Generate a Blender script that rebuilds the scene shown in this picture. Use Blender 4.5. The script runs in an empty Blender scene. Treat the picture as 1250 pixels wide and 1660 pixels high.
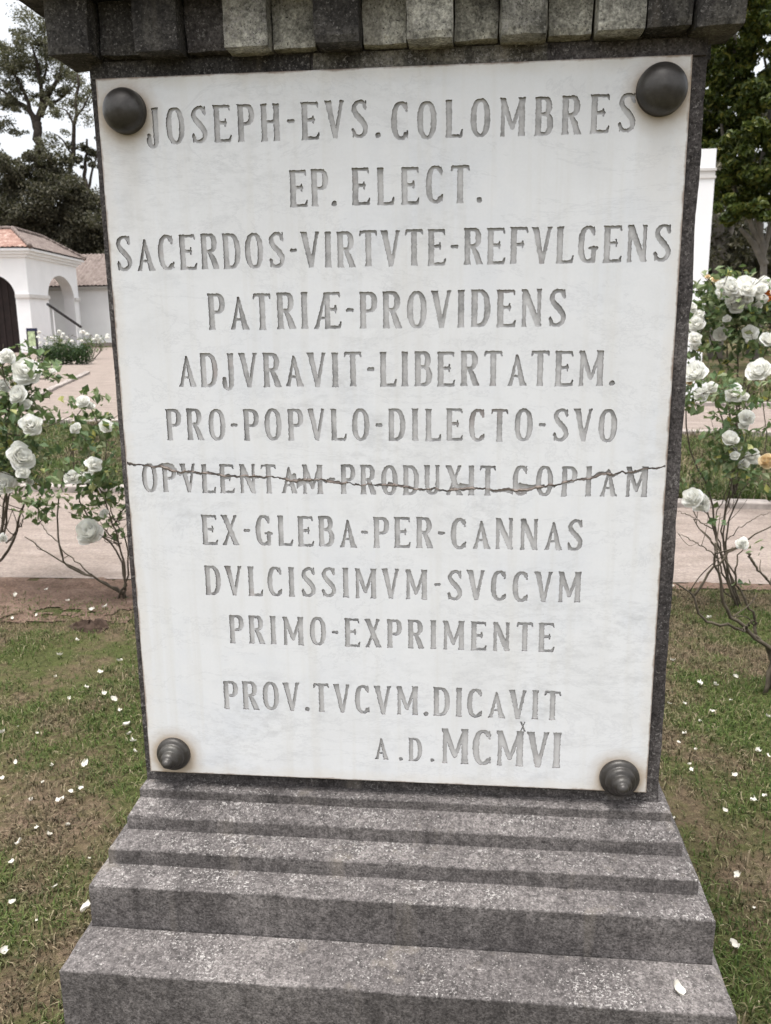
import bpy, math, random
import numpy as np
from mathutils import Vector, Matrix
from mathutils.geometry import delaunay_2d_cdt

R_ = math.radians
scene = bpy.context.scene
COL = scene.collection
rng = np.random.default_rng(7)
random.seed(7)

# ------------------------------------------------------------------ camera
CAM = np.array([0.1382, -1.3848, 1.5488])
PITCH, YAW, ROLL, FPX = 0.2244, 0.1028, -0.0114, 1379.8


def cam_axes():
    cp, sp = math.cos(PITCH), math.sin(PITCH)
    f = np.array([-math.sin(YAW) * cp, math.cos(YAW) * cp, -sp])
    r = np.array([math.cos(YAW), math.sin(YAW), 0.0])
    u = np.cross(r, f)
    c, s = math.cos(ROLL), math.sin(ROLL)
    return c * r + s * u, -s * r + c * u, f


AX_R, AX_U, AX_F = cam_axes()
cam = bpy.data.cameras.new('camera')
cam.sensor_fit = 'VERTICAL'
cam.sensor_height = 24.0
cam.sensor_width = 18.0
cam.lens = FPX / 1660 * 24.0
cam.clip_start = 0.05
cam.clip_end = 900
cam.dof.use_dof = True
cam.dof.focus_distance = 1.42
cam.dof.aperture_fstop = 8.5
cam_ob = bpy.data.objects.new('camera', cam)
COL.objects.link(cam_ob)
M = Matrix((AX_R.tolist(), AX_U.tolist(), (-AX_F).tolist())).transposed().to_4x4()
M.translation = Vector(CAM)
cam_ob.matrix_world = M
scene.camera = cam_ob

# ------------------------------------------------------------------ light: bright overcast day
SUN_EL, SUN_AZ = R_(80), R_(215)          # azimuth measured from +Y towards +X
w = bpy.data.worlds.new('World')
scene.world = w
w.use_nodes = True
nt = w.node_tree
sky = nt.nodes.new('ShaderNodeTexSky')
sky.sky_type = 'NISHITA'
sky.sun_disc = False
sky.sun_elevation = SUN_EL
sky.sun_rotation = SUN_AZ
sky.air_density = 1.0
sky.dust_density = 5.0
sky.ozone_density = 1.0
hs = nt.nodes.new('ShaderNodeHueSaturation')   # a closed cloud cover: hardly any blue left
hs.inputs['Saturation'].default_value = 0.2
nt.links.new(sky.outputs[0], hs.inputs['Color'])
bg = nt.nodes['Background']
bg.inputs['Strength'].default_value = 0.15
nt.links.new(hs.outputs[0], bg.inputs['Color'])
sun = bpy.data.lights.new('sun', 'SUN')
sun.energy = 1.3
sun.angle = R_(30)
sun.color = (1.0, 0.985, 0.965)
sun_ob = bpy.data.objects.new('sun', sun)
COL.objects.link(sun_ob)
sd = Vector((math.sin(SUN_AZ) * math.cos(SUN_EL), math.cos(SUN_AZ) * math.cos(SUN_EL), math.sin(SUN_EL)))
sun_ob.rotation_euler = sd.to_track_quat('Z', 'Y').to_euler()
sun_ob.location = sd * 30
scene.view_settings.view_transform = 'Standard'
scene.view_settings.look = 'None'
scene.view_settings.gamma = 1.0
scene.view_settings.exposure = 1.15
scene.cycles.use_denoising = True
scene.cycles.max_bounces = 8
scene.cycles.transparent_max_bounces = 8


# ------------------------------------------------------------------ helpers
def ray(px, py):
    return AX_F + AX_R * (px - 625) / FPX - AX_U * (py - 830) / FPX


def at(px, py, Y):
    v = ray(px, py)
    return CAM + v * (Y - CAM[1]) / v[1]


def on_ground(px, py, z=0.0):
    v = ray(px, py)
    return CAM + v * (z - CAM[2]) / v[2]


def vnoise(x, y, seed=0):
    x = np.asarray(x, float); y = np.asarray(y, float)
    xi = np.floor(x).astype(np.int64); yi = np.floor(y).astype(np.int64)
    xf = x - xi; yf = y - yi
    xf = xf * xf * (3 - 2 * xf); yf = yf * yf * (3 - 2 * yf)

    def h(a, b):
        n = (a * 374761393 + b * 668265263 + seed * 974634777) & 0x7fffffff
        n = ((n ^ (n >> 13)) * 1274126177) & 0x7fffffff
        n = (n ^ (n >> 16)) & 0xffff
        return n / 65535.0
    return (h(xi, yi) * (1 - xf) + h(xi + 1, yi) * xf) * (1 - yf) + (h(xi, yi + 1) * (1 - xf) + h(xi + 1, yi + 1) * xf) * yf


def vnoise3(p, seed=0):
    p = np.asarray(p, float)
    return (vnoise(p[:, 0] + 0.37 * p[:, 2], p[:, 1] + 13.7, seed) + vnoise(p[:, 1] - 5.1 + .21 * p[:, 0], p[:, 2], seed + 1)
            + vnoise(p[:, 2] + 3.3, p[:, 0] + .43 * p[:, 1], seed + 2)) / 3


def tag(o, label=None, cat=None, group=None, kind=None):
    if label: o['label'] = label
    if cat: o['category'] = cat
    if group: o['group'] = group
    if kind: o['kind'] = kind
    return o


def empty(name, loc, label, cat, group=None):
    o = bpy.data.objects.new(name, None)
    COL.objects.link(o)
    o.location = Vector(loc)
    o.empty_display_size = 0.1
    return tag(o, label, cat, group)


class MB:
    """collects geometry in world coordinates, then links it as one mesh object"""
    def __init__(self):
        self.v = []; self.f = []; self.n = 0

    def add(self, v, f):
        v = np.asarray(v, float).reshape(-1, 3)
        self.v.append(v)
        off = self.n
        if isinstance(f, np.ndarray):
            self.f.extend((f + off).tolist())
        else:
            self.f.extend([[i + off for i in q] for q in f])
        self.n += len(v)
        return self

    def box(self, a, b, jit=0.0):
        x0, y0, z0 = a; x1, y1, z1 = b
        v = np.array([[x0, y0, z0], [x1, y0, z0], [x1, y1, z0], [x0, y1, z0], [x0, y0, z1], [x1, y0, z1], [x1, y1, z1], [x0, y1, z1]], float)
        if jit: v += rng.normal(0, jit, v.shape)
        return self.add(v, [[0, 3, 2, 1], [4, 5, 6, 7], [0, 1, 5, 4], [1, 2, 6, 5], [2, 3, 7, 6], [3, 0, 4, 7]])

    def obox(self, c, ux, uy, uz, hx, hy, hz):
        c, ux, uy, uz = [np.asarray(q, float) for q in (c, ux, uy, uz)]
        v = [c + sx * hx * ux + sy * hy * uy + sz * hz * uz for sz in (-1, 1) for sx, sy in ((-1, -1), (1, -1), (1, 1), (-1, 1))]
        return self.add(v, [[0, 3, 2, 1], [4, 5, 6, 7], [0, 1, 5, 4], [1, 2, 6, 5], [2, 3, 7, 6], [3, 0, 4, 7]])

    def tube(self, pts, rad, k=6):
        pts = np.asarray(pts, float); n = len(pts)
        rad = np.broadcast_to(np.asarray(rad, float), (n,))
        t = np.gradient(pts, axis=0); t /= np.linalg.norm(t, axis=1)[:, None] + 1e-9
        ref = np.array([0.31, 0.17, 0.93]) if abs(t[0][2]) < .8 else np.array([0.93, .3, .1])
        a = np.cross(t, ref); a /= np.linalg.norm(a, axis=1)[:, None] + 1e-9
        b = np.cross(t, a)
        th = np.arange(k) * 2 * math.pi / k
        v = pts[:, None, :] + rad[:, None, None] * (np.cos(th)[None, :, None] * a[:, None, :] + np.sin(th)[None, :, None] * b[:, None, :])
        f = []
        for i in range(n - 1):
            for j in range(k):
                j2 = (j + 1) % k
                f.append([i * k + j, i * k + j2, (i + 1) * k + j2, (i + 1) * k + j])
        f.append(list(range(k))[::-1]); f.append([(n - 1) * k + j for j in range(k)])
        return self.add(v.reshape(-1, 3), f)

    def build(self, name, mat, parent=None, smooth=False, origin=None):
        v = np.concatenate(self.v) if self.v else np.zeros((0, 3))
        o0 = np.zeros(3)
        if parent is not None:
            p = parent; o0 = np.zeros(3)
            while p is not None:
                o0 = o0 + np.array(p.location); p = p.parent
        elif origin is not None:
            o0 = np.asarray(origin, float)
        me = bpy.data.meshes.new(name)
        me.from_pydata((v - o0).tolist(), [], self.f)
        me.update()
        if smooth:
            me.polygons.foreach_set('use_smooth', [True] * len(me.polygons))
        o = bpy.data.objects.new(name, me)
        COL.objects.link(o)
        if parent is not None: o.parent = parent
        elif origin is not None: o.location = Vector(o0)
        if mat: me.materials.append(mat)
        return o


def spline(pts, n=12):
    pts = np.asarray(pts, float)
    if len(pts) == 2:
        return pts[0] + (pts[1] - pts[0]) * np.linspace(0, 1, n)[:, None]
    P = np.vstack([2 * pts[0] - pts[1], pts, 2 * pts[-1] - pts[-2]])
    out = []
    m = max(2, n // (len(pts) - 1))
    for i in range(1, len(P) - 2):
        t = np.linspace(0, 1, m, endpoint=False)[:, None]
        p0, p1, p2, p3 = P[i - 1], P[i], P[i + 1], P[i + 2]
        out.append(.5 * ((2 * p1) + (-p0 + p2) * t + (2 * p0 - 5 * p1 + 4 * p2 - p3) * t ** 2 + (-p0 + 3 * p1 - 3 * p2 + p3) * t ** 3))
    out.append(pts[-1:])
    return np.vstack(out)


# ------------------------------------------------------------------ materials
class NT:
    def __init__(self, name):
        self.m = bpy.data.materials.new(name); self.m.use_nodes = True
        self.t = self.m.node_tree; self.b = self.t.nodes['Principled BSDF']
        self.co = self.t.nodes.new('ShaderNodeTexCoord').outputs['Object']

    def n(self, kind, **kw):
        x = self.t.nodes.new(kind)
        for k, v in kw.items(): setattr(x, k, v)
        return x

    def link(self, a, b): self.t.links.new(a, b)

    def noise(self, scale, detail=4, rough=.6, co=None, dist=0):
        x = self.n('ShaderNodeTexNoise'); x.inputs['Scale'].default_value = scale
        x.inputs['Detail'].default_value = detail; x.inputs['Roughness'].default_value = rough
        x.inputs['Distortion'].default_value = dist
        self.link(co or self.co, x.inputs['Vector']); return x.outputs['Fac']

    def stretch(self, sx, sy, sz):
        x = self.n('ShaderNodeMapping'); x.inputs['Scale'].default_value = (sx, sy, sz)
        self.link(self.co, x.inputs['Vector']); return x.outputs[0]

    def ramp(self, fac, stops, interp='LINEAR'):
        x = self.n('ShaderNodeValToRGB'); e = x.color_ramp.elements; x.color_ramp.interpolation = interp
        while len(e) < len(stops): e.new(.5)
        for el, (p, c) in zip(e, stops):
            el.position = p
            c = (c, c, c) if isinstance(c, (int, float)) else c
            el.color = (*c, 1)
        self.link(fac, x.inputs[0]); return x.outputs[0]

    def mix(self, fac, a, b, mode='MIX'):
        x = self.n('ShaderNodeMix', data_type='RGBA', blend_type=mode)
        for s, q in ((0, fac), (6, a), (7, b)):
            if isinstance(q, (int, float)): x.inputs[s].default_value = q if s == 0 else (q, q, q, 1)
            elif isinstance(q, tuple): x.inputs[s].default_value = (*q, 1)
            else: self.link(q, x.inputs[s])
        return x.outputs[2]

    def math(self, op, a, b=None, clamp=False):
        x = self.n('ShaderNodeMath', operation=op); x.use_clamp = clamp
        for s, q in ((0, a), (1, b)):
            if q is None: continue
            if isinstance(q, (int, float)): x.inputs[s].default_value = q
            else: self.link(q, x.inputs[s])
        return x.outputs[0]

    def bump(self, h, strength=.5, dist=.002):
        x = self.n('ShaderNodeBump'); x.inputs['Strength'].default_value = strength; x.inputs['Distance'].default_value = dist
        self.link(h, x.inputs['Height']); self.link(x.outputs[0], self.b.inputs['Normal'])

    def out(self, col, rough=.8, spec=.3):
        if isinstance(col, tuple): self.b.inputs['Base Color'].default_value = (*col, 1)
        else: self.link(col, self.b.inputs['Base Color'])
        if isinstance(rough, (int, float)): self.b.inputs['Roughness'].default_value = rough
        else: self.link(rough, self.b.inputs['Roughness'])
        self.b.inputs['Specular IOR Level'].default_value = spec
        return self.m


def stone_mat(name, dark, mid, pale, lichen, blotch=3.0, seed=0.0, ledge_lo=.8):
    m = NT(name)
    mp = m.n('ShaderNodeMapping'); mp.inputs['Location'].default_value = (seed, seed * .7, seed * 1.3)
    geo = m.n('ShaderNodeNewGeometry')
    m.link(geo.outputs['Position'], mp.inputs['Vector'])
    co = mp.outputs[0]; m.co = co
    big = m.noise(blotch, 5, .65, co)
    fine = m.noise(95, 3, .7, co)
    grit = m.noise(260, 2, .6, co)
    c = m.ramp(big, [(.32, dark), (.52, mid), (.74, pale)])
    c = m.mix(.6, c, m.ramp(fine, [(.32, .15), (.68, .9)]), 'OVERLAY')
    c = m.mix(.45, c, m.ramp(grit, [(.35, .12), (.68, .95)]), 'OVERLAY')
    # rain-drip stains running down
    st = m.noise(1, 4, .6, m_stretch(m, co, 26, 26, 2.2))
    c = m.mix(m.ramp(st, [(.53, 0.0), (.70, .55)]), c, tuple(x * .45 for x in dark))
    st2 = m.noise(1, 3, .6, m_stretch(m, co, 17, 17, 1.1))
    c = m.mix(m.ramp(st2, [(.60, 0.0), (.72, .4)]), c, (.24, .21, .175))
    # pale lichen grains, in patches
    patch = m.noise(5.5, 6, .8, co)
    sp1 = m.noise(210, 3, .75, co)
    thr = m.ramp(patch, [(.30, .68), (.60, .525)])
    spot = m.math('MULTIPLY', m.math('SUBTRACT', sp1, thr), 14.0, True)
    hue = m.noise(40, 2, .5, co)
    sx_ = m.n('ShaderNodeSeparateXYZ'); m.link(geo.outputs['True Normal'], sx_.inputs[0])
    ledge = m.ramp(sx_.outputs[2], [(.15, ledge_lo), (.6, 1.0)])     # lichen thinned on upright faces; also paints top-lit contrast into the colour
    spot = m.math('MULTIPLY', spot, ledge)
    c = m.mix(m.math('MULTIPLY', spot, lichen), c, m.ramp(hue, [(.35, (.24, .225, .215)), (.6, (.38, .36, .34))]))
    sp2 = m.noise(330, 2, .7, co)
    c = m.mix(m.math('MULTIPLY', m.math('SUBTRACT', .40, sp2), 9.0, True), c, (.03, .027, .026))
    h = m.math('ADD', m.math('MULTIPLY', fine, .7), m.math('MULTIPLY', grit, .5))
    m.bump(h, .9, .0022)
    return m.out(c, .92, .2)


def m_stretch(m, co, a, b, c):
    x = m.n('ShaderNodeMapping'); x.inputs['Scale'].default_value = (a, b, c)
    m.link(co, x.inputs['Vector']); return x.outputs[0]


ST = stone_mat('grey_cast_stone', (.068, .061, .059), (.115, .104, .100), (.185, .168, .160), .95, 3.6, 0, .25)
ST_BODY = stone_mat('dark_weathered_stone', (.045, .04, .039), (.08, .072, .07), (.14, .127, .12), .7, 6, 3.1)
ST_DARK = stone_mat('blackened_stone', (.028, .026, .025), (.055, .051, .048), (.15, .142, .125), .6, 9, 5.2)
ST_LIGHT = stone_mat('lichened_stone', (.10, .096, .085), (.31, .30, .26), (.50, .485, .43), .95, 14, 8.3)

PW, PH, PZ0 = 0.45, 1.1854, 0.73           # plaque half width, height, bottom

m = NT('weathered_marble')
geo = m.n('ShaderNodeNewGeometry')
m.co = geo.outputs['Position']
sep = m.n('ShaderNodeSeparateXYZ'); m.link(m.co, sep.inputs[0])
X, Z = sep.outputs[0], sep.outputs[2]
cloud = m.noise(5, 5, .6, dist=.15)
c = m.ramp(cloud, [(.3, (.715, .72, .726)), (.5, (.77, .777, .787)), (.7, (.705, .722, .75))])
vein = m.noise(3.2, 7, .72, m_stretch(m, m.co, 1, 1, 2.4), dist=.5)
c = m.mix(m.ramp(vein, [(.485, 0.0), (.5, .22), (.515, 0.0)]), c, (.47, .48, .50))
region = m.ramp(m.noise(2.6, 3, .6), [(.46, 0.0), (.62, 1.0)])
smudge = m.noise(30, 5, .75, m_stretch(m, m.co, .7, 1, 1.6))
c = m.mix(m.math('MULTIPLY', region, m.ramp(smudge, [(.47, 0.0), (.70, .62)])), c, (.48, .485, .49))
speck = m.noise(75, 3, .7)
c = m.mix(m.ramp(speck, [(.69, 0.0), (.76, .35)]), c, (.42, .40, .38))
streak = m.noise(1, 3, .6, m_stretch(m, m.co, 40, 1, 1.6))
c = m.mix(m.ramp(streak, [(.5, 0.0), (.72, .3)]), c, (.64, .62, .57))
grain = m.noise(220, 2, .5)
c = m.mix(.10, c, grain, 'OVERLAY')
ex = m.math('SUBTRACT', PW, m.math('ABSOLUTE', X))
ez = m.math('MINIMUM', m.math('SUBTRACT', Z, PZ0), m.math('SUBTRACT', PZ0 + PH, Z))
e = m.math('MINIMUM', ex, ez)
wob = m.math('MULTIPLY', m.math('SUBTRACT', m.noise(22, 4, .7), .5), .035)
e2 = m.math('ADD', e, wob)
c = m.mix(m.ramp(m.math('MULTIPLY', e2, 10.0), [(0.0, .30), (.22, 0.0)]), c, (.68, .60, .48))
c = m.mix(m.ramp(m.math('MULTIPLY', m.math('ADD', e, m.math('MULTIPLY', wob, .35)), 60.0), [(0.0, .8), (.22, 0.0)]), c, (.20, .12, .075))
for sx, sz in ((-.405, 1.869), (.409, 1.871), (-.402, .771), (.403, .761)):     # rust rings round the studs
    dx = m.math('SUBTRACT', X, sx); dz = m.math('SUBTRACT', Z, sz - .006)
    d = m.math('SQRT', m.math('ADD', m.math('MULTIPLY', dx, dx), m.math('MULTIPLY', dz, dz)))
    d = m.math('ADD', d, m.math('MULTIPLY', wob, .5))
    c = m.mix(m.ramp(m.math('MULTIPLY', d, 10.0), [(.36, .75), (.46, .3), (.62, 0.0)]), c, (.40, .30, .19))
for sx, sz in ((-.405, 1.869), (.409, 1.871)):
    dx = m.math('ABSOLUTE', m.math('ADD', m.math('SUBTRACT', X, sx), m.math('MULTIPLY', wob, .5)))
    below = m.ramp(m.math('MULTIPLY', m.math('SUBTRACT', sz, Z), 4.0), [(.10, 0.0), (.14, .5), (.9, 0.0)])
    c = m.mix(m.math('MULTIPLY', below, m.ramp(m.math('MULTIPLY', dx, 20.0), [(.2, .7), (.7, 0.0)])), c, (.55, .50, .43))
m.bump(m.noise(60, 4, .6), .15, .001)
MARBLE = m.out(c, .55, .35)

m = NT('worn_letter_paint')
geo = m.n('ShaderNodeNewGeometry'); m.co = geo.outputs['Position']
c = m.ramp(m.noise(19, 5, .75), [(.34, (.33, .326, .324)), (.48, (.53, .522, .518)), (.62, (.65, .642, .638))])
c = m.mix(m.ramp(m.noise(150, 3, .6), [(.52, 0.0), (.68, .45)]), c, (.58, .57, .55))
c = m.mix(m.ramp(m.noise(9, 3, .6), [(.6, 0.0), (.72, .35)]), c, (.36, .24, .20))
sz_ = m.n('ShaderNodeSeparateXYZ'); m.link(m.co, sz_.inputs[0])
wash = m.math('ADD', m.math('MULTIPLY', m.math('SUBTRACT', 1.45, sz_.outputs[2]), .9), m.math('MULTIPLY', m.math('SUBTRACT', m.noise(6, 3, .6), .5), .8))
c = m.mix(m.ramp(wash, [(0.0, 0.0), (.7, .5)]), c, (.64, .63, .62))
LETTER = m.out(c, .85, .2)

m = NT('groove_grime')
geo = m.n('ShaderNodeNewGeometry'); m.co = geo.outputs['Position']
GRIME = m.out(m.ramp(m.noise(24, 4, .7), [(.35, (.09, .087, .085)), (.65, (.30, .29, .28))]), .9, .2)

m = NT('rusty_crack_mortar')
geo = m.n('ShaderNodeNewGeometry'); m.co = geo.outputs['Position']
MORTAR = m.out(m.ramp(m.noise(60, 4, .7), [(.3, (.15, .12, .105)), (.7, (.40, .34, .30))]), .9, .2)

m = NT('aged_bronze')
c = m.ramp(m.noise(30, 5, .65), [(.3, (.028, .024, .021)), (.55, (.055, .05, .045)), (.75, (.09, .085, .075))])
m.bump(m.noise(140, 3, .6), .35, .0008)
BRONZE = m.out(c, m.ramp(m.noise(25, 4, .6), [(.3, .30), (.7, .48)]), .5)
BRONZE.node_tree.nodes['Principled BSDF'].inputs['Metallic'].default_value = .35


def plain(name, col, rough=.8, spec=.3, var=.12, scale=6):
    m = NT(name)
    lo = tuple(x * (1 - var) for x in col); hi = tuple(min(1, x * (1 + var)) for x in col)
    return m.out(m.ramp(m.noise(scale, 4, .6), [(.3, lo), (.7, hi)]), rough, spec)


def leaf_mat(name, stops, trans=.25, rough=.55, spec=.3):
    m = NT(name)
    g = m.n('ShaderNodeNewGeometry')
    c = m.ramp(g.outputs['Random Per Island'], stops)
    m.out(c, rough, spec)
    tr = m.n('ShaderNodeBsdfTranslucent')
    m.link(m.mix(.35, c, (.16, .2, .03)) if sum(stops[0][1]) < 1 else c, tr.inputs['Color'])
    mx = m.n('ShaderNodeMixShader'); mx.inputs[0].default_value = trans
    m.link(m.b.outputs[0], mx.inputs[1]); m.link(tr.outputs[0], mx.inputs[2])
    m.link(mx.outputs[0], m.t.nodes['Material Output'].inputs['Surface'])
    return m.m


WHITE = plain('white_limewash', (.87, .87, .875), .9, .2, .035, 1.2)
WHITE_GREY = plain('greyed_limewash', (.62, .60, .58), .9, .2, .08, 2)  # greyer limewash for mouldings, long cornice and pillar necking
DOORWOOD = plain('dark_door_wood', (.017, .010, .009), .7, .3, .35, 4)
IRON = plain('dark_iron', (.025, .025, .028), .6, .4, .2, 8)
NAVY = plain('navy_paint', (.015, .018, .05), .6, .4, .1, 8)
BARK_GREY = plain('grey_bark', (.20, .18, .16), .95, .1, .4, 3)
BARK_DARK = plain('dark_bark', (.055, .045, .038), .95, .1, .4, 5)
CANE = plain('rose_cane', (.085, .07, .05), .8, .25, .45, 25)
PETAL = leaf_mat('white_rose_petal', [(0, (.84, .83, .77)), (.5, (.88, .88, .84)), (1, (.90, .90, .88))], .42, .6, .2)
PETAL_CREAM = leaf_mat('cream_rose_petal', [(0, (.80, .62, .38)), (1, (.86, .74, .52))], .22, .6, .2)
PETAL_ORANGE = leaf_mat('orange_rose_petal', [(0, (.72, .24, .05)), (1, (.80, .36, .09))], .2, .6, .2)
FALLEN = leaf_mat('fallen_petal', [(0, (.60, .52, .38)), (.55, (.70, .67, .59)), (1, (.74, .70, .62))], .2, .6, .2)
ROSELEAF = leaf_mat('rose_leaf', [(0, (.05, .09, .038)), (.4, (.10, .155, .062)), (.75, (.165, .21, .095)), (.93, (.25, .28, .16)), (1, (.40, .37, .07))], .3)
ROSELEAF_DK = leaf_mat('dark_rose_leaf', [(0, (.02, .045, .02)), (.6, (.05, .09, .03)), (1, (.10, .15, .055))], .25)
LEAF_THIN = leaf_mat('olive_sparse_leaf', [(0, (.07, .07, .05)), (.5, (.12, .115, .075)), (1, (.20, .185, .125))], .3)
LEAF_DARK = leaf_mat('dark_evergreen_leaf', [(0, (.04, .038, .026)), (.6, (.08, .075, .05)), (1, (.15, .135, .092))], .2)
LEAF_BROAD = leaf_mat('glossy_broad_leaf', [(0, (.03, .05, .012)), (.45, (.07, .10, .02)), (.8, (.125, .15, .03)), (1, (.21, .20, .045))], .28, .45, .4)
HEDGE = leaf_mat('clipped_hedge_leaf', [(0, (.015, .035, .014)), (.6, (.035, .07, .025)), (1, (.06, .10, .035))], .2)

m = NT('grass_blade')
g = m.n('ShaderNodeNewGeometry')
pos = g.outputs['Position']
c1 = m.ramp(g.outputs['Random Per Island'], [(0, (.03, .052, .012)), (.35, (.068, .105, .024)), (.70, (.11, .15, .04)), (.89, (.18, .165, .08)), (1, (.34, .29, .19))])
c2 = m.ramp(g.outputs['Random Per Island'], [(0, (.055, .042, .026)), (.5, (.11, .085, .053)), (1, (.28, .22, .145))])
c = m.mix(m.ramp(m.noise(1.9, 4, .65, pos), [(.47, 0.0), (.58, .9)]), c1, c2)
m.out(c, .6, .2)
tr = m.n('ShaderNodeBsdfTranslucent'); m.link(c, tr.inputs['Color'])
mx = m.n('ShaderNodeMixShader'); mx.inputs[0].default_value = .25
m.link(m.b.outputs[0], mx.inputs[1]); m.link(tr.outputs[0], mx.inputs[2])
m.link(mx.outputs[0], m.t.nodes['Material Output'].inputs['Surface'])
GRASS = m.m

m = NT('lawn_soil')
c = m.ramp(m.noise(1.9, 4, .65), [(.42, (.06, .065, .024)), (.54, (.10, .076, .046)), (.66, (.15, .108, .076))])
c = m.mix(.7, c, m.ramp(m.noise(60, 4, .7), [(.3, .2), (.7, .8)]), 'OVERLAY')
c = m.mix(m.ramp(m.noise(12, 4, .7), [(.5, 0.0), (.64, .5)]), c, (.06, .075, .02))
m.bump(m.math('ADD', m.noise(45, 4, .7), m.math('MULTIPLY', m.noise(170, 2, .6), .4)), 1.0, .014)
SOIL = m.out(c, .95, .1)

m = NT('bed_soil')
c = m.ramp(m.noise(9, 5, .65), [(.3, (.11, .072, .052)), (.55, (.17, .115, .088)), (.75, (.225, .16, .125))])
c = m.mix(.6, c, m.ramp(m.noise(70, 4, .7), [(.3, .2), (.7, .8)]), 'OVERLAY')
m.bump(m.noise(40, 5, .7), 1.0, .02)
BEDSOIL = m.out(c, .95, .1)

m = NT('pink_gravel_path')
c = m.ramp(m.noise(2.2, 5, .6, m_stretch(m, m.co, 1, 3, 1)), [(.3, (.185, .15, .128)), (.55, (.245, .203, .176)), (.75, (.30, .255, .225))])
c = m.mix(.5, c, m.ramp(m.noise(55, 4, .7), [(.3, .25), (.7, .8)]), 'OVERLAY')
c = m.mix(m.ramp(m.noise(14, 4, .7, m_stretch(m, m.co, .7, 4, 1)), [(.58, 0.0), (.72, .45)]), c, (.24, .17, .14))
m.bump(m.noise(55, 4, .7), .8, .012)
PATH = m.out(c, .95, .1)

KERB = plain('kerb_stone', (.30, .265, .24), .9, .2, .35, 9)


def tile_mat(name, a, b, c_):
    m = NT(name)
    c = m.ramp(m.noise(3.5, 5, .75), [(.3, a), (.5, b), (.7, c_)])
    m.bump(m.noise(14, 3, .6), .6, .03)
    return m.out(c, .9, .2)


TILE_RED = tile_mat('orange_roof_tile', (.16, .095, .076), (.26, .155, .122), (.44, .35, .30))
TILE_GREY = tile_mat('weathered_roof_tile', (.09, .07, .06), (.17, .135, .12), (.25, .21, .185))

# ================================================================== MONUMENT
mon = empty('stone_monument', (0.005, .42, 0), 'grey stone monument pedestal with stepped base, dentil cornice and inscribed white marble plaque', 'monument')


def loft_rings(rings, mat, name, seed, amp=.0014, chip=.004, step=.011):
    """rings: (x_left, x_right, y_front, y_back, z, is_arris). Weathered by displacement, arrises chipped."""
    V = []; ns = None
    xl, xr, yf, yb = [max(abs(r[i]) for r in rings) for i in range(4)]
    nx = int((xl + xr) / step); ny = int((yf + yb) / (step * 3))
    for (a, b, f, k, z, ar) in rings:
        t = np.linspace(0, 1, nx, endpoint=False); s = np.linspace(0, 1, ny, endpoint=False)
        ring = np.concatenate([
            np.stack([a + (b - a) * t, np.full(nx, f), np.full(nx, z)], 1),
            np.stack([np.full(ny, b), f + (k - f) * s, np.full(ny, z)], 1),
            np.stack([b + (a - b) * t, np.full(nx, k), np.full(nx, z)], 1),
            np.stack([np.full(ny, a), k + (f - k) * s, np.full(ny, z)], 1)])
        cx, cy = (a + b) / 2, (f + k) / 2
        d = (vnoise3(ring * 55, seed) - .5) * 2 * amp + (vnoise3(ring * 17, seed + 9) - .5) * 2 * amp * 1.3
        if ar > 0:
            ch = vnoise3(ring * 30, seed + 20); ch2 = vnoise3(ring * 90, seed + 31)
            d -= ar * (np.clip(ch - .5, 0, 1) * 4 * chip + np.clip(ch2 - .5, 0, 1) * 2.5 * chip)
        n = np.zeros_like(ring)
        n[:nx, 1] = -1; n[nx:nx + ny, 0] = 1; n[nx + ny:2 * nx + ny, 1] = 1; n[2 * nx + ny:, 0] = -1
        ring = ring + n * d[:, None]
        ring[:, 2] += (vnoise3(ring * 40, seed + 3) - .5) * 2 * amp - np.abs(d) * .5 * ar
        V.append(ring)
    V = np.array(V); L, N, _ = V.shape
    i, j = np.meshgrid(np.arange(L - 1), np.arange(N), indexing='ij')
    j2 = (j + 1) % N
    F = np.stack([i * N + j, (i + 1) * N + j, (i + 1) * N + j2, i * N + j2], -1).reshape(-1, 4)
    mb = MB(); mb.add(V.reshape(-1, 3), F)
    mb.f.append([j for j in range(N)]); mb.f.append([(L - 1) * N + j for j in range(N)][::-1])
    return mb.build(name, mat, mon, smooth=False)


YB = .86


def step_rings(hw, yf, ztop, zbot, inner_hw, inner_y, inner_z, joint=0, cx=.012, bev=.0025):
    """a course: a slightly sloped top from under the course above, an arris, an upright face"""
    R = []
    def add(h, y, z, ar=False):
                R.append((cx - h, cx + h, y, YB + (yf - y) * 1.0 + (0 - yf) * .55, z, ar))
    n = max(3, int(abs(inner_y - yf) / .010))
    add(inner_hw - .03, inner_y + .06, inner_z)
    if joint: add(inner_hw - .012, inner_y + .012, inner_z - joint); add(inner_hw, inner_y - .001, inner_z - joint)
    inner_y0 = inner_y; inner_y = inner_y - (.004 if joint else 0)
    for k in range(n):
        t = k / n
        add(inner_hw + (hw - bev - inner_hw) * t, inner_y + (yf + bev - inner_y) * t, inner_z + (ztop - inner_z) * t)
    add(hw - bev, yf + bev, ztop, .5)
    add(hw - bev * .3, yf + bev * .3, ztop - bev * .3, .9)
    add(hw, yf, ztop - bev, .9)
    m_ = max(2, int((ztop - zbot) / .010))
    for k in range(1, m_ + 1):
        add(hw, yf, ztop - bev + (zbot - ztop + bev) * k / m_, .45 if k == 1 else .15 if k == 2 else 0)
    return R


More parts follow.
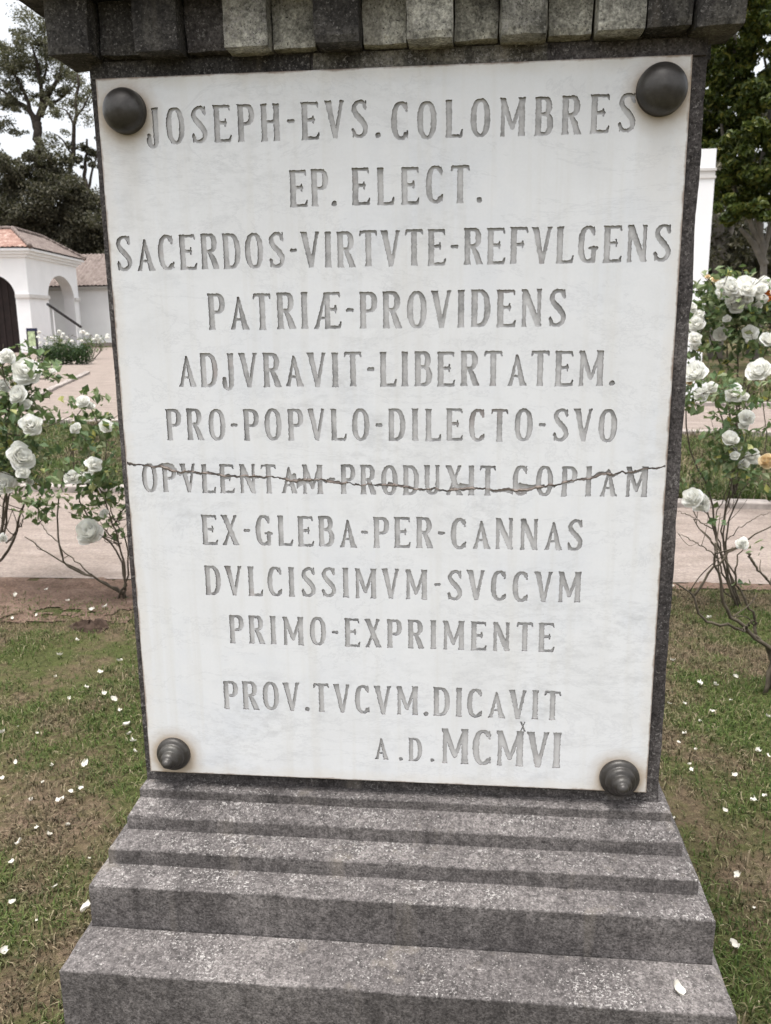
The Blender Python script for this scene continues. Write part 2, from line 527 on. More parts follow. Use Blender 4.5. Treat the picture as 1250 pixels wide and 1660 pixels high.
courses = [
    # hw, front y, top z, bottom z, inner hw, inner y, inner z
    (.481, -.012, .702, .664, .470, .018, .7035),
    (.493, -.050, .668, .622, .481, -.012, .684),
    (.509, -.100, .634, .590, .493, -.050, .642),
    (.5245, -.153, .599, .500, .509, -.100, .605),
    (.536, -.255, .514, .300, .5245, -.153, .520, .007),
    (.60, -.34, .30, -.05, .536, -.255, .304),
]
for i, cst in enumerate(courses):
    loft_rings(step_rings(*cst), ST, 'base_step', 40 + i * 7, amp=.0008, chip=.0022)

# shaft
bx0, bx1 = -.465, .4745
rr = []
for z in np.linspace(.69, 1.95, 120):
    rr.append((bx0, bx1, .018, YB, z, False))
loft_rings(rr, ST_BODY, 'shaft', 91, amp=.0022, chip=.003, step=.012)

# cornice: dentil course, corona, cap
cz = 1.9425
u0, u1 = -.506, .511
nu = 15
uw = (u1 - u0) / nu


def rough_block(name, a, b, mat, seed, amp=.0022):
    bm_v = []
    nx = max(2, int((b[0] - a[0]) / .01)); ny = max(2, int((b[1] - a[1]) / .02)); nz = max(2, int((b[2] - a[2]) / .01))
    mb = MB()
    def face(o, du, dv, n1, n2):
        s, t = np.meshgrid(np.linspace(0, 1, n1 + 1), np.linspace(0, 1, n2 + 1), indexing='ij')
        p = np.asarray(o) + s[..., None] * np.asarray(du) + t[..., None] * np.asarray(dv)
        i, j = np.meshgrid(np.arange(n1), np.arange(n2), indexing='ij')
        q = (n2 + 1)
        f = np.stack([i * q + j, (i + 1) * q + j, (i + 1) * q + j + 1, i * q + j + 1], -1).reshape(-1, 4)
        mb.add(p.reshape(-1, 3), f)
    a = np.array(a, float); b = np.array(b, float); d = b - a
    ex, ey, ez = np.diag(d)
    face(a, ex, ez, nx, nz); face(a + ey + ex, -ex, ez, nx, nz)
    face(a + ex, ey, ez, ny, nz); face(a + ey, -ey, ez, ny, nz)
    face(a + ez, ex, ey, nx, ny); face(a + ey, ex, -ey, nx, ny)
    v = np.concatenate(mb.v)
    c = (a + b) / 2
    rel = (v - c) / (d / 2)
    edge = np.sort(np.abs(rel), axis=1)
    soft = np.clip((edge[:, 1] - .9) / .1, 0, 1)
    nn = np.stack([vnoise3(v * 42, seed + k) - .5 for k in range(3)], 1) * 2 * amp
    v = v + nn - rel * (d / 2) / np.linalg.norm(d / 2) * (soft * (vnoise3(v * 30, seed + 11) ** 2 * .010))[:, None]
    mb.v = [v]
    return mb.build(name, mat, mon)


proj_m = [ST_DARK, ST_DARK, ST_LIGHT, ST_DARK, ST_LIGHT, ST_LIGHT, ST_LIGHT, ST_DARK]
rec_m = [ST_DARK, ST_BODY, ST_LIGHT, ST_LIGHT, ST_LIGHT, ST_LIGHT, ST_DARK]
for k in range(nu):
    x0 = u0 + k * uw; x1 = x0 + uw
    if k % 2 == 0:
        rough_block('dentil', (x0, -.0365, cz - .002), (x1, .06, cz + .078), proj_m[k // 2], 200 + k)
    else:
        pr = -.030 if k == 13 else -.006
        rough_block('recessed_block', (x0 + .001, pr, cz + .001), (x1 - .001, .05, cz + .079), rec_m[k // 2], 240 + k)
ys = np.linspace(.062, YB + .05, 12)
for k in range(11):
    out_ = 0 if k % 2 else .0
    for sx in (0, 1):
        off = .022 if k % 2 == 0 else 0.0
        if sx == 0:
            rough_block('dentil' if k % 2 else 'recessed_block', (u0 + off, ys[k] + .001, cz), (u0 + .09, ys[k + 1] - .001, cz + .078), ST_DARK, 300 + k, .0015)
        else:
            rough_block('dentil' if k % 2 else 'recessed_block', (u1 - .09, ys[k] + .001, cz), (u1 - off, ys[k + 1] - .001, cz + .078), ST_DARK, 330 + k, .0015)
rough_block('cornice_core', (u0 + .08, .04, cz + .003), (u1 - .08, YB + .03, cz + .081), ST_DARK, 350)
rough_block('corona', (u0 - .05, -.085, cz + .0815), (u1 + .05, YB + .09, cz + .17), ST_DARK, 360)
rough_block('cap_slab', (u0 - .085, -.12, cz + .1705), (u1 + .085, YB + .12, cz + .235), ST, 370)
ST_MOTT = stone_mat('mottled_frieze_stone', (.045, .041, .037), (.12, .112, .095), (.33, .31, .26), .9, 16, 2.4)
for a_, b_, mm in ((-.4645, -.112, ST_DARK), (-.1105, .245, ST_MOTT), (.2465, .4735, ST_BODY)):
    rough_block('frieze_band', (a_, .0125, 1.9175), (b_, .06, 1.9415), mm, 390 + int(a_ * 10), .0018)
rough_block('plinth_block', (u0 + .15, .10, cz + .2355), (u1 - .15, YB - .1, cz + .40), ST, 380)

# ---------------------------------------------------------------- lettering (cut into the marble)
T, t_ = .088, .052


def stem(x, y0=0., y1=1., w_=T, fl=.022):
    return [(x, y0, w_ + fl), (x, y0 + .10, w_), (x, y1 - .10, w_), (x, y1, w_ + fl)]


def arc(cx, cy, rx, ry, a0, a1, wt=T, wn=t_, n=18, p=2.4):
    out = []
    for k in range(n + 1):
        a = R_(a0 + (a1 - a0) * k / n)
        ca, sa = math.cos(a), math.sin(a)
        q = (abs(ca) ** p + abs(sa) ** p) ** (-1 / p)
        w_ = wn + (wt - wn) * abs(ca) ** 1.5
        out.append((cx + rx * ca * q, cy + ry * sa * q, w_))
    return out


def bar(x0, x1, y, w0=.05, w1=.05): return [(x0, y, w0), (x1, y, w1)]


G = {}
G['I'] = (.24, [stem(.12)])
G['E'] = (.52, [stem(.11), bar(.1, .46, .955, .045, .045), [(.46, .96, .04), (.49, .86, .025)], bar(.1, .36, .53), [(.36, .62, .025), (.36, .44, .025)], bar(.1, .47, .045, .045, .05), [(.47, .05, .045), (.51, .17, .025)]])
G['F'] = (.50, [stem(.11), bar(.1, .46, .955, .045, .045), [(.46, .96, .04), (.49, .86, .025)], bar(.1, .36, .52), [(.36, .61, .025), (.36, .43, .025)]])
G['L'] = (.48, [stem(.11), bar(.1, .44, .045, .045, .05), [(.44, .05, .045), (.48, .20, .025)]])
G['T'] = (.52, [stem(.26), bar(.05, .47, .955, .045, .045), [(.05, .96, .04), (.02, .86, .025)], [(.47, .96, .04), (.50, .86, .025)]])
G['H'] = (.58, [stem(.11), stem(.47), bar(.11, .47, .52)])
G['P'] = (.50, [stem(.11), bar(.1, .28, .955, .045), arc(.27, .72, .16, .235, 90, -90), bar(.1, .27, .485)])
G['R'] = (.54, [stem(.11), bar(.1, .28, .955, .045), arc(.27, .73, .15, .225, 90, -90), bar(.1, .27, .505), [(.26, .50, .06), (.36, .30, T), (.46, 0, T + .01)]])
G['B'] = (.52, [stem(.11), bar(.1, .27, .955, .045), arc(.26, .755, .14, .20, 90, -90), bar(.1, .28, .555), arc(.27, .30, .17, .255, 90, -90), bar(.1, .28, .045, .045)])
G['D'] = (.55, [stem(.11), bar(.1, .24, .955, .045), arc(.23, .5, .23, .455, 90, -90), bar(.1, .24, .045, .045)])
G['O'] = (.56, [arc(.28, .5, .19, .455, 0, 360, n=30)])
G['C'] = (.52, [arc(.28, .5, .19, .455, 48, 312, n=26), [(.44, .97, .015), (.44, .76, .035)], [(.46, .06, .015), (.46, .22, .03)]])
G['G'] = (.56, [arc(.28, .5, .19, .455, 48, 300, n=26), [(.44, .97, .015), (.44, .76, .035)], [(.44, .04, .06), (.44, .40, .075)], bar(.33, .52, .40, .04)])
sp = spline([(.42, .80, 0), (.36, .93, 0), (.25, .955, 0), (.13, .88, 0), (.10, .74, 0), (.18, .60, 0), (.31, .46, 0), (.41, .30, 0), (.39, .13, 0), (.26, .045, 0), (.13, .08, 0), (.07, .21, 0)], 44)
ww = t_ + (T - t_) * np.exp(-((np.linspace(0, 1, len(sp)) - .52) / .2) ** 2)
G['S'] = (.50, [[(a, b, k) for (a, b, _), k in zip(sp, ww)], [(.43, .97, .02), (.43, .76, .03)], [(.07, .04, .02), (.07, .25, .03)]])
G['U'] = (.56, [[(.11, 1, T + .02), (.11, .9, T), (.11, .4, T)], arc(.28, .38, .17, .335, 180, 360, wt=.075), [(.45, .38, .06), (.45, .9, .06), (.45, 1, .085)]])
G['V'] = (.54, [[(.07, 1, T + .02), (.10, .88, T), (.27, .02, T * .8)], [(.47, 1, .07), (.45, .9, .05), (.28, .02, .055)]])
G['A'] = (.54, [[(.27, .86, .035), (.12, .14, .055), (.08, 0, .075)], [(.27, .86, .045), (.42, .12, T), (.46, 0, T + .02)], bar(.16, .40, .28, .04, .04)])
G['M'] = (.74, [[(.10, 0, .075), (.10, .1, .055), (.11, 1, .055)], stem(.62), [(.10, .97, T), (.36, .22, .06)], [(.62, .97, .06), (.37, .22, .05)]])
G['N'] = (.60, [[(.10, 0, .075), (.10, .1, .055), (.10, 1, .06)], [(.50, 0, .05), (.50, .9, .055), (.50, 1, .075)], [(.11, .97, T), (.49, .04, T)]])
G['X'] = (.54, [[(.08, 1, T + .02), (.12, .9, T), (.42, .1, T), (.46, 0, T + .02)], [(.45, 1, .075), (.42, .9, .05), (.11, .1, .05), (.07, 0, .075)]])
G['J'] = (.38, [[(.26, 1, T + .02), (.26, .9, T), (.26, .22, T)], arc(.155, .16, .105, .20, 0, -180, wt=.08), [(.05, .16, .04), (.045, .25, .065)]])
G['Æ'] = (.78, [[(.34, .93, .04), (.12, .12, .055), (.08, 0, .075)], stem(.40, w_=.08), bar(.34, .72, .955, .045, .045), [(.72, .96, .04), (.75, .86, .025)], bar(.40, .63, .53), [(.63, .62, .025), (.63, .44, .025)], bar(.40, .73, .045, .045, .05), [(.73, .05, .045), (.77, .17, .025)], bar(.17, .42, .30, .04, .04)])
G['-'] = (.24, [bar(.06, .18, .5, .055, .055)])
G['.'] = (.16, [[(.08, .07, .085), (.081, .07, .085)]])
G[' '] = (.26, [])

LINES = [  # per carved line: list of (text, x left, x right, baseline z, cap height)
    [('JOSEPH-EVS.', -.372, -.006, 1.817, .054), ('COLOMBRES', .010, .374, 1.8125, .054)],
    [('EP.', -.150, -.075, 1.719, .055), ('ELECT.', -.052, .150, 1.719, .055)],
    [('SACERDOS-VIRTVTE-REFVLGENS', -.439, .436, 1.6275, .0545)],
    [('PATRIÆ-PROVIDENS', -.292, .283, 1.5325, .0575)],
    [('ADJVRAVIT-LIBERTATEM.', -.348, .362, 1.440, .0555)],
    [('PRO-POPVLO-DILECTO-SVO', -.375, .369, 1.351, .053)],
    [('OPVLENTAM-PRODUXIT', -.424, .178, 1.261, .050), ('COPIAM', .205, .422, 1.261, .050)],
    [('EX-GLEBA-PER-CANNAS', -.324, .323, 1.169, .0535)],
    [('DVLCISSIMVM-SVCCVM', -.324, .324, 1.0785, .0535)],
    [('PRIMO-EXPRIMENTE', -.285, .282, .989, .0525)],
    [('PROV.TVCVM.DICAVIT', -.303, .296, .863, .0545)],
    [('A.', -.029, .022, .774, .0455), ('D.', .032, .078, .774, .0455), ('MCMVI', .090, .301, .772, .068), ('X', .2275, .2470, .8395, .0185)],
]
CRACK = np.array([(-.46, 1.315), (-.448, 1.314), (-.42, 1.307), (-.395, 1.305), (-.37, 1.298), (-.347, 1.297), (-.293, 1.292), (-.24, 1.290), (-.187, 1.288), (-.15, 1.284), (-.103, 1.283), (-.06, 1.279), (-.03, 1.279), (.022, 1.276), (.055, 1.271), (.093, 1.271), (.174, 1.270), (.225, 1.272), (.264, 1.280), (.29, 1.283), (.323, 1.291), (.372, 1.299), (.42, 1.307), (.445, 1.311), (.46, 1.312)])
cxs = np.linspace(-.46, .46, 400)
CR = np.stack([cxs, np.interp(cxs, CRACK[:, 0], CRACK[:, 1]) + (vnoise(cxs * 90, cxs * 0, 5) - .5) * .005 + (vnoise(cxs * 300, cxs * 0, 6) - .5) * .002], 1)
CRW = .0006 + .0062 * vnoise(cxs * 32, cxs * 0 + 4, 8) ** 3 + .0014 * vnoise(cxs * 170, cxs * 0 + 2, 18)

RES = .00075


def seg_field(GX, GZ, pts):
    f = np.full(GX.shape, 9.0)
    for (x0, z0, w0), (x1, z1, w1) in zip(pts[:-1], pts[1:]):
        dx, dz = x1 - x0, z1 - z0
        L2 = dx * dx + dz * dz + 1e-12
        s = np.clip(((GX - x0) * dx + (GZ - z0) * dz) / L2, 0, 1)
        f = np.minimum(f, np.hypot(GX - x0 - s * dx, GZ - z0 - s * dz) - (w0 + (w1 - w0) * s))
    return f


bands = [PZ0 + PH - .002]
for a, b in zip(LINES[:-1], LINES[1:]):
    top = max(q[3] + q[4] for q in b); bot = min(q[3] for q in a)
    bands.append((top + bot) / 2 if bot - top > .006 else (top + bot) / 2)
bands.append(PZ0 + .002)
XW = PW - .002
DEPTH = .0036
front = MB()
letter_meshes = []
for li, words in enumerate(LINES):
    zt, zb = bands[li], bands[li + 1]
    nx = int(round(2 * XW / RES)); nz = max(8, int(round((zt - zb) / RES)))
    gx = np.linspace(-XW, XW, nx + 1); gz = np.linspace(zb, zt, nz + 1)
    Fd = np.full((nx + 1, nz + 1), .05)
    for text, xl, xr, bz, ch in words:
        ws = [G[q][0] for q in text]
        kx = 1.0
        gap = ((xr - xl) / ch - sum(ws)) / max(1, len(ws) - 1)
        if gap < .02:
            kx = ((xr - xl) / ch - .02 * (len(ws) - 1)) / sum(ws); gap = .02
        x = xl
        for ci, q in enumerate(text):
            wd, strokes = G[q]
            k = ch * kx
            ox = x + random.uniform(-.0006, .0006); oz = bz + random.uniform(-.0007, .0007)
            if strokes:
                i0 = max(0, int((x - .006 + XW) / (2 * XW) * nx)); i1 = min(nx, int((x + wd * k + .006 + XW) / (2 * XW) * nx) + 1)
                lo = .25 if q in 'JX.' else .0
                j0 = max(0, int((bz - .006 - zb) / (zt - zb) * nz)); j1 = min(nz, int((bz + ch + .006 - zb) / (zt - zb) * nz) + 1)
                GX, GZ = np.meshgrid((gx[i0:i1 + 1] - ox) / ch, (gz[j0:j1 + 1] - oz) / ch, indexing='ij')
                f = np.full(GX.shape, 9.0)
                for st in strokes:
                    f = np.minimum(f, seg_field(GX, GZ, [(a * kx, b, w_ * .93) for a, b, w_ in st]))
                if q != 'J': f = np.maximum(f, -GZ)
                f = np.maximum(f, GZ - 1)
                f = f * ch + (vnoise(GX * 24 + ci * 7.7, GZ * 24 + li * 3.1, 3) - .5) * min(.0014, ch * .026)
                Fd[i0:i1 + 1, j0:j1 + 1] = np.minimum(Fd[i0:i1 + 1, j0:j1 + 1], f)
            x += (wd * kx + gap) * ch
    if zb < 1.29 < zt:
        GX, GZ = np.meshgrid(gx, gz, indexing='ij')
        cz_ = np.interp(gx, CR[:, 0], CR[:, 1]); cw_ = np.interp(gx, CR[:, 0], CRW)
        Fd = np.minimum(Fd, np.abs(GZ - cz_[:, None] - (cw_[:, None] - .0012) * np.sign(np.sin(gx * 61))[:, None] * .8) * .9 - cw_[:, None] + (vnoise(GX * 500, GZ * 500, 9) - .5) * .0012)
    Fd[0, :] = Fd[-1, :] = Fd[:, 0] = Fd[:, -1] = .003
    # ---- contour by marching squares
    S = Fd > 0
    dxg, dzg = gx[1] - gx[0], gz[1] - gz[0]
    segs = {}
    pv = {}

    def hpt(i, j):      # crossing on edge (i,j)-(i+1,j)
        a, b = Fd[i, j], Fd[i + 1, j]; s = min(.95, max(.05, a / (a - b)))
        pv[(0, i, j)] = (gx[i] + s * dxg, gz[j]); return (0, i, j)

    def vpt(i, j):
        a, b = Fd[i, j], Fd[i, j + 1]; s = min(.95, max(.05, a / (a - b)))
        pv[(1, i, j)] = (gx[i], gz[j] + s * dzg); return (1, i, j)
    code = S[:-1, :-1] * 1 + S[1:, :-1] * 2 + S[1:, 1:] * 4 + S[:-1, 1:] * 8
    ii, jj = np.nonzero((code > 0) & (code < 15))
    TBL = {1: [('L', 'B')], 2: [('B', 'R')], 3: [('L', 'R')], 4: [('R', 'T')], 5: [('L', 'T'), ('R', 'B')], 6: [('B', 'T')], 7: [('L', 'T')],
           8: [('T', 'L')], 9: [('T', 'B')], 10: [('B', 'L'), ('T', 'R')], 11: [('T', 'R')], 12: [('R', 'L')], 13: [('R', 'B')], 14: [('B', 'L')]}
    adj = {}
    for i, j, c_ in zip(ii.tolist(), jj.tolist(), code[ii, jj].tolist()):
        for a, b in TBL[c_]:
            ks = []
            for q in (a, b):
                ks.append(hpt(i, j) if q == 'B' else hpt(i, j + 1) if q == 'T' else vpt(i, j) if q == 'L' else vpt(i + 1, j))
            adj.setdefault(ks[0], []).append(ks[1]); adj.setdefault(ks[1], []).append(ks[0])
    loops = []
    seen = set()
    for s0 in adj:
        if s0 in seen: continue
        loop = [s0]; seen.add(s0); cur = s0
        while True:
            nxt = [q for q in adj[cur] if q not in seen]
            if not nxt: break
            cur = nxt[0]; seen.add(cur); loop.append(cur)
        if len(loop) > 6: loops.append(np.array([pv[q] for q in loop]))

    def simplify(P, eps=.00010):
        # closed Douglas-Peucker
        n = len(P); keep = np.zeros(n, bool)
        k1 = int(np.argmax(np.hypot(*(P - P[0]).T))); keep[0] = keep[k1] = True
        stack = [(0, k1), (k1, n)]
        Q = np.vstack([P, P[:1]])
        while stack:
            a, b = stack.pop()
            if b - a < 2: continue
            d = Q[b] - Q[a]; L = math.hypot(*d) + 1e-12
            dist = np.abs((Q[a + 1:b, 0] - Q[a, 0]) * d[1] - (Q[a + 1:b, 1] - Q[a, 1]) * d[0]) / L
            m_ = int(np.argmax(dist))
            if dist[m_] > eps:
                k = a + 1 + m_; keep[k] = True; stack += [(a, k), (k, b)]
        return P[keep]
    verts = [(-XW, zb), (XW, zb), (XW, zt), (-XW, zt)]
    edges = [(0, 1), (1, 2), (2, 3), (3, 0)]
    walls = []
    for P in loops:
        P = simplify(P)
        if len(P) < 3: continue
        b0 = len(verts)
        verts += [tuple(q) for q in P]
        n = len(P)
        e_ = [(b0 + k, b0 + (k + 1) % n) for k in range(n)]
        edges += e_; walls += e_
    ov, oe, of, *_r = delaunay_2d_cdt([Vector(q) for q in verts], edges, [], 0, 1e-7)
    ov = np.array([tuple(q) for q in ov]); of = np.array(of)
    cen = ov[of].mean(1)
    fi = (cen[:, 0] + XW) / dxg; fj = (cen[:, 1] - zb) / dzg
    i0 = np.clip(fi.astype(int), 0, nx - 1); j0 = np.clip(fj.astype(int), 0, nz - 1)
    a = fi - i0; b = fj - j0
    val = Fd[i0, j0] * (1 - a) * (1 - b) + Fd[i0 + 1, j0] * a * (1 - b) + Fd[i0, j0 + 1] * (1 - a) * b + Fd[i0 + 1, j0 + 1] * a * b
    area = (ov[of[:, 1], 0] - ov[of[:, 0], 0]) * (ov[of[:, 2], 1] - ov[of[:, 0], 1]) - (ov[of[:, 2], 0] - ov[of[:, 0], 0]) * (ov[of[:, 1], 1] - ov[of[:, 0], 1])
    of = of[np.abs(area) > 1e-14]; val = val[np.abs(area) > 1e-14]
    v3 = np.stack([ov[:, 0], np.zeros(len(ov)), ov[:, 1]], 1)
    front.add(v3, of[val > 0])
    lm = MB()
    vf = v3.copy(); vf[:, 1] = DEPTH
    lm.add(vf, of[val <= 0])
    va = np.array(verts)
    wv = []; wf = []
    for (p, q) in walls:
        k = len(wv)
        wv += [(va[p, 0], 0, va[p, 1]), (va[q, 0], 0, va[q, 1]), (va[q, 0], DEPTH, va[q, 1]), (va[p, 0], DEPTH, va[p, 1])]
        wf.append([k, k + 1, k + 2, k + 3])
    nfl = len(lm.f)
    lm.add(wv, wf)
    letter_meshes.append((lm, nfl))

# plaque body: chamfer and slab behind the carved face
zb, zt = PZ0, PZ0 + PH
fr = [(-XW, 0, zb + .002), (XW, 0, zb + .002), (XW, 0, zt - .002), (-XW, 0, zt - .002)]
ch_ = [(-PW, .002, zb), (PW, .002, zb), (PW, .002, zt), (-PW, .002, zt)]
bk = [(-PW, .02, zb), (PW, .02, zb), (PW, .02, zt), (-PW, .02, zt)]
fl = [(-XW, .0045, zb + .001), (XW, .0045, zb + .001), (XW, .0045, zt - .001), (-XW, .0045, zt - .001)]
front.add(fr + ch_ + bk + fl, [[k, (k + 1) % 4, 4 + (k + 1) % 4, 4 + k] for k in range(4)] + [[4 + k, 4 + (k + 1) % 4, 8 + (k + 1) % 4, 8 + k] for k in range(4)] + [[12, 13, 14, 15]])
plaque = front.build('marble_plaque', MARBLE, mon)
plaque['label'] = 'white marble slab, cracked across and held by four bronze studs'
for lm, nfl in letter_meshes:
    o = lm.build('carved_inscription', LETTER, plaque)
    o.data.materials.append(GRIME)
    o.data.polygons.foreach_set('material_index', [0] * nfl + [1] * (len(o.data.polygons) - nfl))
# rusty mortar pressed into the crack
mb = MB()
v = []
for (x, z), w_ in zip(CR, CRW):
    if abs(x) < PW - .003:
        w_ = min(w_, .0026); q_ = .45 + .75 * vnoise(x * 110, 3., 14); v += [(x, .0026, z - w_ * q_ * 1.1), (x, .0004 + .0012 * vnoise(x * 130, 0., 12), z + .0006 * math.sin(x * 210)), (x, .0026, z + w_ * q_ * 1.1)]
n = len(v) // 3
mb.add(v, [[k * 3 + q, (k + 1) * 3 + q, (k + 1) * 3 + q + 1, k * 3 + q + 1] for k in range(n - 1) for q in (0, 1)])
mb.build('crack_mortar', MORTAR, plaque, smooth=False)


def lathe_y(cx, cz_, prof, k=40):
    mb = MB()
    v = []; f = []
    for r, y in prof:
        for j in range(k):
            a = 2 * math.pi * j / k
            v.append((cx + r * math.cos(a), y, cz_ + r * math.sin(a)))
    n = len(prof)
    for i in range(n - 1):
        for j in range(k):
            f.append([i * k + j, i * k + (j + 1) % k, (i + 1) * k + (j + 1) % k, (i + 1) * k + j])
    f.append([(n - 1) * k + j for j in range(k)])
    mb.add(v, f); return mb


def stud_profile(R, rings):
    p = [(R, .0015), (R, -.004), (R * .97, -.007)]
    if rings:
        p += [(R * .90, -.0095), (R * .80, -.011), (R * .76, -.0115), (R * .75, -.0165), (R * .72, -.019), (R * .62, -.0215), (R * .53, -.0225), (R * .50, -.0235), (R * .49, -.028), (R * .45, -.0325), (R * .35, -.036), (R * .30, -.0365), (R * .27, -.040), (R * .22, -.0435), (R * .12, -.046), (R * .02, -.0468)]
    else:
        p += [(R * math.cos(q), -.007 - R * .78 * math.sin(q)) for q in np.linspace(.14, 1.36, 16)]
        p += [(R * .12, -.007 - R * .785), (R * .01, -.007 - R * .80)]
    return p


for sx, sz, Rr, rg in ((-.404, 1.866, .0335, False), (.4075, 1.8685, .0362, False), (-.402, .770, .0315, True), (.402, .7585, .0345, True)):
    o = lathe_y(sx, sz, stud_profile(Rr, rg)).build('bronze_stud', BRONZE, plaque, smooth=True)
    if rg: o['label'] = 'bronze stud turned with stepped rings'
    else: o['label'] = 'smooth domed bronze stud'

# ================================================================== GROUND
def axis(lo, hi, d0, d1, far):
    core = np.arange(d0, d1 + 1e-6, .05)
    a = d0 - np.geomspace(.08, d0 - lo, 26)[::-1]; b = d1 + np.geomspace(.08, hi - d1, 26)
    return np.concatenate([a, core, b])


gx = axis(-400, 400, -4.0, 3.6, 0); gy = axis(-300, 500, -1.2, 3.6, 0)
GX, GY = np.meshgrid(gx, gy, indexing='ij')


def ground_z(x, y):
    x = np.asarray(x, float); y = np.asarray(y, float)
    near = np.clip((3.4 - y) / .3, 0, 1) * np.clip((4 - np.abs(x)) / .5, 0, 1) * np.clip((y + 1.1) / .3, 0, 1)
    return near * ((vnoise(x * 2.1, y * 2.1, 1) - .6) * .035 + (vnoise(x * 7, y * 7, 2) - .6) * .016)


GZ = ground_z(GX, GY)
n2 = len(gy)
i, j = np.meshgrid(np.arange(len(gx) - 1), np.arange(n2 - 1), indexing='ij')
F = np.stack([i * n2 + j, (i + 1) * n2 + j, (i + 1) * n2 + j + 1, i * n2 + j + 1], -1).reshape(-1, 4)
mb = MB(); mb.add(np.stack([GX, GY, GZ], -1).reshape(-1, 3), F)
tag(mb.build('lawn', SOIL, smooth=True), 'olive lawn ground with worn brown soil patches', kind='structure')


def sheet(name, poly, z, mat, label, wob=.06, seed=0):
    P = []
    poly = np.asarray(poly, float)
    for k in range(len(poly)):
        a, b = poly[k], poly[(k + 1) % len(poly)]
        L = np.hypot(*(b - a)); n = int(min(60, max(1, L / .15)))
        for s in range(n):
            q = a + (b - a) * s / n
            P.append(q + np.array([vnoise(q[0] * 3, q[1] * 3, seed) - .5, vnoise(q[0] * 3, q[1] * 3, seed + 1) - .5]) * wob)
    mb = MB(); mb.add([(p[0], p[1], z) for p in P], [list(range(len(P)))])
    return tag(mb.build(name, mat), label, kind='structure')


sheet('path', [(-16, 2.85), (-2.3, 3.40), (1.6, 3.56), (16, 4.1), (16, 4.9), (2.2, 5.66), (-3.6, 6.06), (-16, 6.95)], .006, PATH, 'pink gravel path running behind the monument', .10, 11)
sheet('path', [(-30, 12.2), (-6.6, 11.45), (2.6, 10.4), (16, 9.2), (16, 12.6), (5, 13.9), (-3.2, 14.2), (-15.2, 40), (-16, 48.6), (-40, 48.6), (-40, 40), (-22, 30)], .006, PATH, 'pink gravel walk leading to the white building', .25, 15)
def in_poly(x, y, poly):
    c = np.zeros(x.shape, bool); n = len(poly)
    for k in range(n):
        x0, y0 = poly[k]; x1, y1 = poly[(k + 1) % n]
        cr = ((y0 > y) != (y1 > y)) & (x < (x1 - x0) * (y - y0) / (y1 - y0 + 1e-12) + x0)
        c ^= cr
    return c


def ragged_bed(poly, label, cell=.022, rag=.30, seed=0):
    P = np.array(poly); xs = np.arange(P[:, 0].min() - .2, P[:, 0].max() + .2, cell); ys_ = np.arange(P[:, 1].min() - .2, P[:, 1].max() + .2, cell)
    XX, YY = np.meshgrid(xs, ys_, indexing='ij')
    wx = (vnoise(XX * 6, YY * 6, seed) - .5) * rag + (vnoise(XX * 22, YY * 22, seed + 2) - .5) * rag * .6
    wy = (vnoise(XX * 6, YY * 6, seed + 1) - .5) * rag + (vnoise(XX * 22, YY * 22, seed + 3) - .5) * rag * .6
    ok = in_poly(XX + wx, YY + wy, poly)
    ZZ = ground_z(XX, YY) + .003 + .010 * vnoise(XX * 16, YY * 16, seed + 4) * vnoise(XX * 4, YY * 4, seed + 5)
    q = len(ys_); i, j = np.nonzero(ok[:-1, :-1])
    mb = MB(); mb.add(np.stack([XX, YY, ZZ], -1).reshape(-1, 3), np.stack([i * q + j, (i + 1) * q + j, (i + 1) * q + j + 1, i * q + j + 1], -1))
    return tag(mb.build('flower_bed', BEDSOIL, smooth=True), label, kind='structure')


ragged_bed([(-3.6, 2.75), (-2.6, 2.66), (-1.7, 2.80), (-1.2, 2.95), (-1.1, 3.34), (-2.2, 3.43), (-3.6, 3.42)], 'bare brown soil of the rose bed beside the path', seed=21)
ragged_bed([(1.0, 3.42), (1.7, 3.44), (2.6, 3.48), (3.2, 3.50), (3.2, 3.58), (1.9, 3.56), (1.0, 3.54)], 'dark soil strip along the near edge of the path', rag=.05, seed=25)


def kerb_row(a, b, label, h=.07, wdt=.16, ln=.42):
    a = np.asarray(a, float); b = np.asarray(b, float)
    L = np.hypot(*(b - a)); d = (b - a) / L; nrm = np.array([-d[1], d[0]])
    mb = MB(); s = 0
    while s < L:
        l = ln * random.uniform(.8, 1.2)
        c = a + d * (s + l / 2) + nrm * random.uniform(-.012, .012)
        hh = h * random.uniform(.85, 1.15)
        mb.obox((c[0], c[1], hh / 2 - .02), (*d, 0), (*nrm, 0), (0, 0, 1), l / 2 - .008, wdt / 2, hh / 2 + .02)
        s += l
    o = mb.build('kerb', KERB)
    bv = o.modifiers.new('b', 'BEVEL'); bv.width = .012; bv.segments = 2
    return tag(o, label, kind='structure')


kerb_row((-14, 6.80), (-.9, 5.88), 'pale stone kerb on the far edge of the path')
kerb_row((.9, 5.76), (12, 5.12), 'pale stone kerb on the far edge of the path', h=.06)
kerb_row((-13, 11.65), (-2, 10.95), 'pale kerb of the second bed')
kerb_row((1.8, 10.2), (12, 9.3), 'pale kerb of the second bed')
kerb_row((2.4, 13.95), (12, 13.2), 'pale kerb beyond the second walk')
kerb_row((-8.6, 14.6), (-11.4, 23.5), 'pale kerb running toward the white building')
kerb_row((-3.0, 14.2), (-14.9, 40), 'pale kerb beside the walk to the building')


